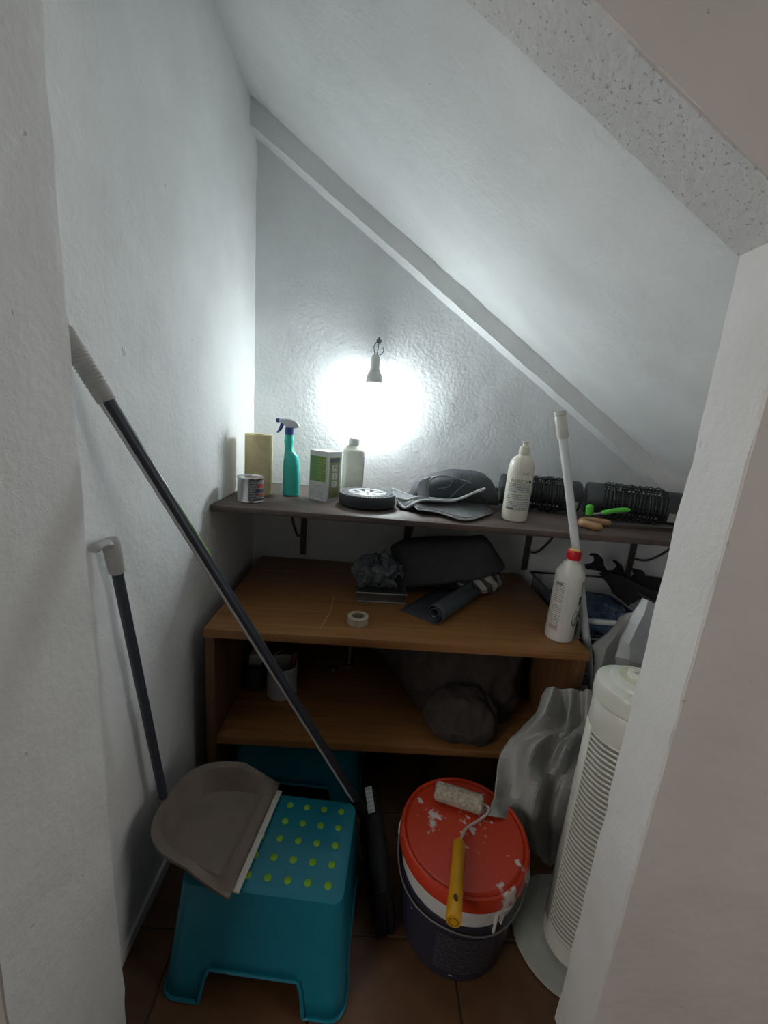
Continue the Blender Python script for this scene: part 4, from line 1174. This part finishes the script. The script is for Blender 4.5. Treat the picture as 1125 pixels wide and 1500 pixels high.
obj('text_panel', arc_patch(0.0438, aB - 1.05, aB - 0.28, 0.035, 0.190, 12), printed('bleach_text', PB, (0.24, 0.25, 0.21), 24, 0.55, blocks=((0.05, 0.92, 0.75, 0.97, (0.20, 0.26, 0.18)), (0, 0.74, 1, 0.77, PB), (0, 0.54, 1, 0.57, PB), (0, 0.33, 1, 0.36, PB), (0.0, 0.04, 0.9, 0.10, (0.50, 0.30, 0.28)))), bl_)
obj('side_text', arc_patch(0.0438, aB - 0.22, aB + 0.05, 0.060, 0.185, 6), printed('bleach_side', PB, (0.46, 0.44, 0.40), 30, 0.4), bl_)
obj('red_mark', arc_patch(0.0438, aB + 0.95, aB + 1.15, 0.172, 0.196, 4), mat('red_mark_print', (0.50, 0.03, 0.05), 0.5), bl_, label='small red rectangle')
obj('red_mark_middle', arc_patch(0.0440, aB + 0.99, aB + 1.11, 0.176, 0.192, 4), mat('pink_white', (0.60, 0.48, 0.46), 0.5), bl_)
obj('green_mark', arc_patch(0.0438, aB + 0.90, aB + 1.35, 0.125, 0.150, 5), mat('dark_green_mark', (0.05, 0.09, 0.07), 0.5), bl_)
b = BM(); ring = []
for k in range(28):
    q = 2 * PI * k / 28
    rr_ = 0.0155 * (1 + 0.55 * max(0, math.sin(q)) ** 6)
    a = aB + 0.86 + (rr_ * math.cos(q) * 0.9) / 0.0438; ring.append(b.verts.new((0.0439 * math.cos(a), 0.0439 * math.sin(a), 0.076 + rr_ * math.sin(q) * 1.3)))
b.faces.new(ring)
obj('drop_mark', b, mat('grey_green_print', (0.13, 0.18, 0.15), 0.5), bl_, smooth=False, label='grey-green drop emblem')
b = BM(); ring = []
for k in range(20):
    q = 2 * PI * k / 20
    a = aB + 0.88 + 0.006 * math.cos(q) / 0.0438; ring.append(b.verts.new((0.0441 * math.cos(a), 0.0441 * math.sin(a), 0.076 + 0.011 * math.sin(q))))
b.faces.new(ring); obj('drop_mark_centre', b, mat('pale_green_print', (0.42, 0.46, 0.42), 0.5), bl_, smooth=False)

# tape roll
tpz = thing('tape_roll', 'small roll of cream masking tape lying on the cabinet top', 'tape', (-0.010, 1.165, CZ))
obj('tape', lathe(BM(), [(0.0205, 0.0), (0.031, 0.0), (0.032, 0.001), (0.032, 0.0235), (0.031, 0.0245), (0.0205, 0.0245), (0.0205, 0.0)], seg=40, cap=False), mat('cream_tape', (0.60, 0.54, 0.40), 0.4), tpz)
obj('core', lathe(BM(), [(0.0185, 0.0005), (0.0206, 0.0005), (0.0206, 0.024), (0.0185, 0.024), (0.0185, 0.0005)], seg=32, cap=False), mat('tape_core', (0.42, 0.36, 0.28), 0.8), tpz)

# clear plastic box and crumpled bag on it
cbx = thing('clear_box', 'shallow clear plastic box under the crumpled dark bag', 'box', (0.062, 1.375, CZ), math.radians(1))
CLR = mat('clear_plastic', (0.88, 0.89, 0.90), 0.08, trans=0.95, var=0.0)
b = BM()
for (cx_, cy_, sx2, sy2) in ((0, -0.058, 0.160, 0.0025), (0, 0.058, 0.160, 0.0025), (-0.079, 0, 0.0025, 0.1135), (0.079, 0, 0.0025, 0.1135)):
    box(b, (cx_, cy_, 0.017), (sx2, sy2, 0.034))
box(b, (0, 0, 0.0013), (0.157, 0.113, 0.0025))
obj('tray', b, CLR, cbx, smooth=False)
rim_ = BM()
lid = BM(); box(lid, (0, 0, 0.0365), (0.170, 0.126, 0.003), bevel=0.001)
tube(rim_, [(-0.085, -0.063, 0.036), (0.085, -0.063, 0.036), (0.085, 0.063, 0.036), (-0.085, 0.063, 0.036)], 0.0022, 6, closed=True)
tube(rim_, [(-0.081, -0.060, 0.003), (0.081, -0.060, 0.003), (0.081, 0.060, 0.003), (-0.081, 0.060, 0.003)], 0.002, 6, closed=True)
obj('lid', lid, CLR, cbx)
obj('rim', rim_, mat('edge_glint_rim', (0.42, 0.43, 0.43), 0.25), cbx, label='rims coloured pale for edge glints')  # bright edges of the clear plastic painted as a pale rim colour
b = BM(); bmesh.ops.create_icosphere(b, subdivisions=5, radius=1.0)
for v in b.verts: v.co = Vector((v.co.x * 0.074, v.co.y * 0.054, v.co.z * 0.052))
crumple(b, 0.062, 17, 5.0, crease=True); crumple(b, 0.016, 52, 9.0, crease=True)
zmin = min(v.co.z for v in b.verts)
for v in b.verts:
    v.co.z = max(v.co.z - zmin - 0.012, 0.0)
bgo = obj('crumpled_bag', b, mat('slate_film_bag', (0.15, 0.17, 0.185), 0.28, var=0.1), None, angle=14, loc=(0.036, 1.372, CZ + 0.0385))
tag(bgo, 'crumpled dark grey plastic bag on the clear box', 'bag')

# rolled-back charcoal sheet
FELT = mat('charcoal_felt', (0.072, 0.082, 0.094), 0.85, var=0.12, scale=60, bump=0.4, bscale=350)
rs = thing('rolled_sheet', 'small charcoal sheet with one side rolled up on cabinet top', 'sheet', (0.24, 1.25, CZ))
r0_ = Vector((0.24, 1.25, CZ))
fa, fb_ = Vector((0.225, 1.190, CZ)), Vector((0.400, 1.420, CZ))
ax = (fb_ - fa).normalized(); pr = Vector((-ax.y, ax.x, 0))
Lr = (fb_ - fa).length
b = BM()
prof_ = [(0.128, 0.002), (0.09, 0.002), (0.05, 0.002), (0.02, 0.0022), (0.0, 0.002)]
for k in range(1, 46):
    a = k / 45 * 4.6 * PI; rr_ = 0.0320 - 0.0215 * k / 45
    prof_.append((0.0 - rr_ * math.sin(a), 0.0340 - rr_ * math.cos(a)))
rws = []
for q in [k / 10 for k in range(11)]:
    sc_ = 1.0 - 0.32 * q
    rws.append([b.verts.new(fa + ax * (Lr * q) + pr * (d * (1.0 if d > 0.03 else 1.0)) + Vector((0, 0, 0.0015 + (z - 0.002) * (sc_ if d < 0.001 else 1.0))) - r0_) for d, z in prof_])
for a, c in zip(rws, rws[1:]):
    for i in range(len(a) - 1): b.faces.new((a[i], a[i + 1], c[i + 1], c[i]))
o = obj('felt', b, FELT, rs, angle=60); solidify(o, 0.002, 0)

# thick folded mat with striped cloth below
b = BM(); secs = []
prm = [(572, 802, 580, 858, 1.45, .07), (586, 794, 588, 861, 1.45, .10), (604, 790, 600, 858, 1.45, .11), (640, 787, 640, 853, 1.46, .12), (690, 786, 690, 846, 1.475, .11), (711, 787, 711, 842, 1.485, .10), (726, 806, 726, 837, 1.50, .08), (737, 823, 737, 832, 1.51, .05)]
for (u0, v0_, u1, v1, y, dp) in prm:
    a, c = at(u0, v0_, y + 0.015), at(u1, v1, y - 0.025)
    ring = []
    ctr = (a + c) / 2; up = (a - c) / 2; dpv = Vector((0.04, 1, 0.0)).normalized() * dp * 0.5
    for i in range(28):
        t_ = 2 * PI * i / 28; cc, ss = math.cos(t_), math.sin(t_)
        p = ctr + up * math.copysign(abs(ss) ** 0.5, ss) + dpv * math.copysign(abs(cc) ** 0.6, cc)
        ring.append(p)
    secs.append(ring)
mo = Vector((0.30, 1.51, CZ))
secs2 = []
for i in range(28):
    secs2.append(spline([s[i] for s in secs], 5))
fin = [[secs2[i][j] - mo for i in range(28)] for j in range(len(secs2[0]))]
zlow = min(p.z for r in fin for p in r)
loft(b, fin); crumple(b, 0.004, 11, 4.0)
mt = obj('folded_mat', b, mat('dark_charcoal_mat', (0.075, 0.076, 0.086), 0.9, var=0.1, bump=0.35, bscale=300), None, angle=50, loc=mo)
tag(mt, 'thick dark charcoal folded mat lying on cloths at back of cabinet', 'mat')
def striped(name, c1, c2, sc_):
    m, nt, bs = _new(name); N, L = nt.nodes, nt.links
    tc = N.new('ShaderNodeTexCoord'); wv = N.new('ShaderNodeTexWave'); wv.inputs['Scale'].default_value = sc_; wv.inputs['Distortion'].default_value = 2.5
    wv.bands_direction = 'DIAGONAL'
    L.new(tc.outputs['Object'], wv.inputs['Vector']); cr = N.new('ShaderNodeValToRGB')
    cr.color_ramp.elements[0].position = .35; cr.color_ramp.elements[1].position = .6
    cr.color_ramp.elements[0].color = c1 + (1,); cr.color_ramp.elements[1].color = c2 + (1,)
    L.new(wv.outputs['Fac'], cr.inputs['Fac']); L.new(cr.outputs['Color'], bs.inputs['Base Color']); bs.inputs['Roughness'].default_value = 0.9
    return m
b = BM(); bmesh.ops.create_icosphere(b, subdivisions=5, radius=1.0)
for v in b.verts: v.co = Vector((v.co.x * 0.100, v.co.y * 0.085, v.co.z * 0.042))
crumple(b, 0.030, 14, 8.0, crease=True)
zmin = min(v.co.z for v in b.verts)
for v in b.verts: v.co.z = max(0, v.co.z - zmin - 0.006)
so_ = obj('striped_cloth', b, striped('grey_stripes', (0.10, 0.09, 0.09), (0.48, 0.45, 0.43), 9), None, angle=50, loc=(0.425, 1.50, CZ))
tag(so_, 'crumpled grey and white striped cloth under the right end of the mat', 'cloth')
b = BM(); bmesh.ops.create_icosphere(b, subdivisions=4, radius=1.0)
for v in b.verts: v.co = Vector((v.co.x * 0.17, v.co.y * 0.06, v.co.z * 0.026))
crumple(b, 0.014, 16, 12.0, crease=True)
zmin = min(v.co.z for v in b.verts)
for v in b.verts: v.co.z = max(0, v.co.z - zmin - 0.004)
so_ = obj('maroon_cloth', b, mat('dark_maroon_cloth', (0.045, 0.026, 0.024), 0.9), None, angle=50, loc=(0.285, 1.50, CZ))
tag(so_, 'dark maroon cloth lying flat under the charcoal mat', 'cloth')

# white tube leaning on shelf edge
TX0, TX1 = at(860, 945, 1.190), at(820, 602, 1.226)
td = (TX1 - TX0).normalized()
foot = TX0 - td * (TX0.z / td.z)
wt = thing('white_pole', 'white tube with ferrule leaning against the shelf behind the red-capped bottle', 'tube', foot)
lt = lambda p: Vector(p) - foot
foot2 = foot + td * 0.004
obj('tube', tube(BM(), [lt(foot2), lt(TX1)], 0.0122, 18), mat('white_enamel', (0.70, 0.72, 0.71), 0.3, var=0.02), wt)
f0, f1 = TX1 - td * 0.078, TX1
obj('ferrule', tube(BM(), [lt(f0), lt(f0 + td * 0.002), lt(f0 + td * 0.06), lt(f0 + td * 0.064), lt(f0 + td * 0.066), lt(f1)], [0.0155, 0.0163, 0.0163, 0.0150, 0.0172, 0.0172], 18), mat('ferrule_cream', (0.62, 0.60, 0.54), 0.4), wt, label='cream end ferrule')

# ------------------------------------------------------------------ inside the cabinet
MZ = 0.268
jar = thing('brush_jar', 'dark glass jar holding a paint brush inside cabinet at left', 'jar', (-0.366, 1.335, MZ))
obj('jar', lathe(BM(), [(0.0005, 0.002), (0.036, 0.0), (0.040, 0.005), (0.040, 0.060), (0.036, 0.070), (0.034, 0.085), (0.031, 0.085), (0.031, 0.072), (0.036, 0.060), (0.036, 0.006), (0.0005, 0.006)], seg=32), mat('dark_jar_glass', (0.03, 0.035, 0.04), 0.12), jar)
pbx = thing('paint_brush', 'flat paint brush with wooden handle standing bristles down in jar', 'brush', (-0.366, 1.335, MZ + 0.007), rot=(math.radians(4), math.radians(2), math.radians(8)))
obj('bristles', box(BM(), (0, 0, 0.048), (0.040, 0.013, 0.075), bevel=0.003), BLACKM, pbx)
obj('ferrule', box(BM(), (0, 0, 0.106), (0.044, 0.017, 0.042), bevel=0.002), mat('dull_ferrule', (0.55, 0.54, 0.52), 0.45, metal=0.5), pbx, label='pale metal ferrule')
secs = [selips(0, 0, z, rx, ry, 2.4, 20) for z, rx, ry in ((0.126, 0.021, 0.008), (0.135, 0.019, 0.008), (0.148, 0.010, 0.007), (0.165, 0.0085, 0.006), (0.20, 0.0095, 0.0065), (0.245, 0.0115, 0.0065), (0.258, 0.009, 0.005))]
obj('handle', loft(BM(), secs), wood('brush_handle', (0.30, 0.13, 0.06), (0.42, 0.20, 0.09), 'Z', 0.4), pbx, label='reddish wooden handle')

tn = thing('white_can', 'open white metal can with wire handle inside cabinet behind broom pole', 'can', (-0.262, 1.305, MZ))
obj('can', lathe(BM(), [(0.0005, 0.002), (0.050, 0.0), (0.0525, 0.004), (0.0515, 0.008), (0.0515, 0.110), (0.0535, 0.113), (0.0535, 0.118), (0.050, 0.118), (0.0495, 0.01), (0.0005, 0.01)], seg=40), mat('smudged_white_tin', (0.50, 0.50, 0.49), 0.5, var=0.15), tn)
obj('can_label', arc_patch(0.0518, -2.3, -0.9, 0.02, 0.10, 14), printed('can_print', (0.50, 0.50, 0.49), (0.42, 0.42, 0.42), 10), tn)
obj('wire_handle', tube(BM(), [(0.054 * math.cos(-0.3 + a_), 0.054 * math.sin(-0.3 + a_) , 0.106 + 0.034 * math.sin(a_)) for a_ in [PI * k / 20 for k in range(21)]], 0.0016, 6), STEEL, tn)
sd = thing('red_screwdriver', 'short tool with reddish handle standing in the white can', 'tool', (-0.255, 1.315, MZ + 0.011), rot=(math.radians(-10), math.radians(14), 0))
obj('shaft', tube(BM(), [(0, 0, 0), (0, 0, 0.07)], 0.003, 8), STEEL, sd)
obj('handle', tube(BM(), [(0, 0, 0.066), (0, 0, 0.075), (0, 0, 0.125), (0, 0, 0.132)], [0.006, 0.010, 0.011, 0.007], 12), mat('dull_red', (0.20, 0.045, 0.03), 0.5), sd)
cf = thing('metal_clip', 'small round shiny metal piece lying left of the brass-coloured fitting', 'clip', (-0.095, 1.46, MZ))
obj('clip', lathe(BM(), [(0.0005, 0.0), (0.016, 0.0), (0.018, 0.003), (0.017, 0.010), (0.0005, 0.012)], seg=20), STEEL, cf)
ck = thing('metal_fitting', 'small shiny metal fitting with brass-coloured spout at back inside cabinet', 'fitting', (-0.035, 1.50, MZ))
obj('body', lathe(BM(), [(0.022, 0.0), (0.022, 0.006), (0.010, 0.010), (0.010, 0.075), (0.014, 0.080), (0.014, 0.098), (0.0005, 0.10)], seg=20), STEEL, ck)
obj('spout', tube(BM(), [(0, 0, 0.088), (0.02, -0.004, 0.092), (0.045, -0.006, 0.090)], [0.009, 0.0095, 0.010], 12), mat('brass', (0.60, 0.42, 0.20), 0.3, metal=1.0), ck, label='brass spout')

# dark bag lump in the cabinet
DKB = mat('brown_black_cloth', (0.060, 0.047, 0.042), 0.9, var=0.2, bump=0.4, bscale=250)
b = BM(); secs = []
NB = 60
for k in range(26):
    q = k / 25
    z = 0.285 * q
    cxb = 0.055 - 0.115 * q; cyb = 0.06 * q
    rx = (0.185 + 0.145 * q) * (1 if q < 0.9 else math.sqrt(max(0.0, 1 - ((q - 0.9) / 0.115) ** 2)) * 0.9 + 0.1)
    ry = (0.165 - 0.02 * q) * (1 if q < 0.9 else math.sqrt(max(0.0, 1 - ((q - 0.9) / 0.115) ** 2)) * 0.9 + 0.1)
    if q < 0.1: rx *= 0.93 + 0.7 * q; ry *= 0.93 + 0.7 * q
    secs.append(selips(cxb, cyb, z, rx, ry, 2.5, NB))
loft(b, secs)
crumple(b, 0.040, 8, 3.3, crease=True); crumple(b, 0.012, 22, 6.0, crease=True)
for v in b.verts: v.co.z = min(0.318, max(0.0, v.co.z)); v.co.x = min(0.285, v.co.x)
db = obj('dark_bag', b, DKB, None, angle=60, loc=(0.345, 1.34, MZ))
tag(db, 'big crumpled brown-black cloth bag stuffed in the right of the cabinet', 'bag')
b = BM()
rollp = [(0.115 * math.cos(PI * (1.12 - 1.25 * k / 30)) + 0.0, -0.205 - 0.020 * math.sin(PI * k / 30), 0.020 + 0.098 * math.sin(PI * max(0.0, min(1.0, 1.12 - 1.25 * k / 30)))) for k in range(31)]
bmesh.ops.create_icosphere(b, subdivisions=5, radius=1.0)
for v in b.verts: v.co = Vector((v.co.x * 0.118 + 0.0, v.co.y * 0.075 - 0.185 + 0.03 * v.co.z, v.co.z * 0.078 + 0.066))
crumple(b, 0.024, 9, 2.0, crease=True); crumple(b, 0.006, 24, 5.0, crease=True)
for v in b.verts: v.co.z = max(0.0, v.co.z)
obj('rolled_end', b, DKB, db, angle=60)

# ------------------------------------------------------------------ right of the cabinet
wb_ = thing('wire_basket', 'deep white wire basket on legs right of the cabinet', 'basket', (0.90, 1.45, 0))
w0 = Vector((0.90, 1.45, 0))
WW = mat('white_coated_wire', (0.66, 0.67, 0.65), 0.35)
bx0, bx1, by0, by1, bz0, bz1 = 0.705, 1.08, 1.225, 1.66, 0.42, 0.655
c_ = lambda x, y, z: Vector((x, y, z)) - w0
rail = [c_(bx0, by0 + .02, bz1), c_(bx0 + .005, by0 + .005, bz1), c_(bx0 + .02, by0, bz1 + .002), c_(bx1 - .02, by0, bz1), c_(bx1, by0 + .02, bz1), c_(bx1, by1, bz1), c_(bx0, by1, bz1)]
obj('top_rail', tube(BM(), rail[:5], 0.009, 12), WW, wb_, label='white front rail')
obj('side_rail', tube(BM(), rail[4:] + rail[:1], 0.006, 10), mat('shaded_wire', (0.10, 0.105, 0.115), 0.5), wb_, label='side and rear rail with shade in its colour')  # shaded copy of the basket wire: shade painted into a darker colour
for (x, y) in ((bx0 + .012, by0 + .012), (bx1 - .012, by0 + .012), (bx0 + .012, by1 - .012), (bx1 - .012, by1 - .012)):
    obj('leg', tube(BM(), [c_(x, y, 0), c_(x, y, bz1)], 0.006, 10), WW, wb_)
for k in range(6):
    z = bz1 - 0.062 - k * 0.026
    obj('wire_hoop', tube(BM(), [c_(bx0 + .004, by0 + .004, z), c_(bx1 - .004, by0 + .004, z), c_(bx1 - .004, by1 - .004, z), c_(bx0 + .004, by1 - .004, z)], 0.0022, 6, closed=True), WW, wb_)
vb_ = BM()
for k in range(40):
    y = by0 + 0.02 + (by1 - by0 - 0.04) * k / 39
    tube(vb_, [c_(bx0 + .006, y, bz0), c_(bx0 + .006, y, bz1)], 0.0016, 5)
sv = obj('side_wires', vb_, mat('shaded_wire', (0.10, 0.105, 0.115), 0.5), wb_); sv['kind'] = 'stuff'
obj('basket_floor', box(BM(), c_((bx0 + bx1) / 2, (by0 + by1) / 2, bz0), (bx1 - bx0 - .01, by1 - by0 - .01, 0.004)), MATS['shaded_wire'], wb_, smooth=False)

BLUE = mat('blue_tub_plastic', (0.055, 0.085, 0.155), 0.35)
tub = thing('blue_tub', 'open dark blue plastic tub sitting in the wire basket', 'tub', (0.885, 1.44, bz0 + 0.002))
b = BM(); secs = []
for (z, s) in ((0.0, 0.90), (0.003, 0.92), (0.15, 0.99), (0.165, 1.0), (0.168, 1.05), (0.172, 1.05), (0.172, 0.99), (0.16, 0.975), (0.008, 0.90)):
    secs.append(selips(0, 0, z, 0.152 * s, 0.185 * s, 8, 40))
obj('tub', loft(b, secs), BLUE, tub)
b = BM(); bmesh.ops.create_icosphere(b, subdivisions=5, radius=1.0)
for v in b.verts: v.co = Vector((v.co.x * 0.115, v.co.y * 0.14, v.co.z * 0.07))
crumple(b, 0.035, 13, 14.0, crease=True)
zmin = min(v.co.z for v in b.verts)
for v in b.verts: v.co.z = max(0.0, v.co.z - zmin - 0.01)
ob = obj('blue_bag', b, mat('blue_film', (0.10, 0.16, 0.28), 0.3, var=0.3, scale=22), None, angle=25, loc=(0.885, 1.45, bz0 + 0.0105 + 0.075))
for v in ob.data.vertices: v.co.x *= 1.0
tag(ob, 'crumpled translucent blue plastic bag filling the blue tub', 'bag')
b = BM(); bmesh.ops.create_icosphere(b, subdivisions=3, radius=1.0)
for v in b.verts: v.co = Vector((v.co.x * 0.125, v.co.y * 0.155, v.co.z * 0.045))
crumple(b, 0.02, 12, 1.0, crease=True)
zmin = min(v.co.z for v in b.verts)
for v in b.verts: v.co.z = min(0.075, max(0.0, v.co.z - zmin))
ob = obj('brown_rag', b, mat('brown_rag', (0.12, 0.09, 0.07), 0.9), None, angle=60, loc=(0.885, 1.44, bz0 + 0.0105))
tag(ob, 'brown rag lying under the blue bag in the tub', 'rag')

# black wave-shaped hook board
hz = [(455, 195), (500, 190), (528, 170), (522, 140), (508, 128), (488, 125), (508, 112), (548, 115), (578, 145), (590, 200), (620, 245), (668, 240), (695, 215), (690, 190), (660, 170), (690, 165), (720, 190), (740, 240), (765, 290), (800, 290), (825, 275), (818, 245), (806, 222), (848, 233), (885, 240), (905, 280), (1030, 295), (1090, 330), (1060, 440), (985, 420), (880, 380), (720, 290), (640, 275), (590, 260), (540, 235), (460, 225)]
hk0 = at(900, 850, 1.56)
hbk = thing('hook_board', 'black wave-shaped hook board leaning behind the blue tub', 'hook board', hk0)
b = BM()
fr_ = [at(u / 5.114 + 770, v / 5.114 + 790, 1.56) - hk0 for u, v in hz]
va = [b.verts.new(p) for p in fr_]; vb = [b.verts.new(p + Vector((0.0, 0.016, 0))) for p in fr_]
b.faces.new(va); b.faces.new(vb[::-1])
for i in range(len(va)):
    j = (i + 1) % len(va); b.faces.new((va[i], va[j], vb[j], vb[i]))
obj('board', b, BLACKM, hbk, smooth=False)
pl = at(935, 880, 1.50)
pk = [(575, 272), (640, 270), (760, 300), (900, 370), (1080, 430), (1080, 520), (985, 480), (900, 425), (770, 500), (690, 430), (640, 350)]
b = BM(); fr_ = [at(u / 5.114 + 770, v / 5.114 + 790, 1.47 + 0.0003 * (v - 272)) - pl for u, v in pk]
va = [b.verts.new(p) for p in fr_]; vb = [b.verts.new(p + Vector((0.0, 0.03, 0.0))) for p in fr_]
b.faces.new(va); b.faces.new(vb[::-1])
for i in range(len(va)):
    j = (i + 1) % len(va); b.faces.new((va[i], va[j], vb[j], vb[i]))
dbp = obj('dark_board', b, mat('dark_grey_board', (0.050, 0.049, 0.048), 0.7), None, smooth=False, loc=pl)
tag(dbp, 'dark grey flat piece lying across the tub below the black hooks', 'board')
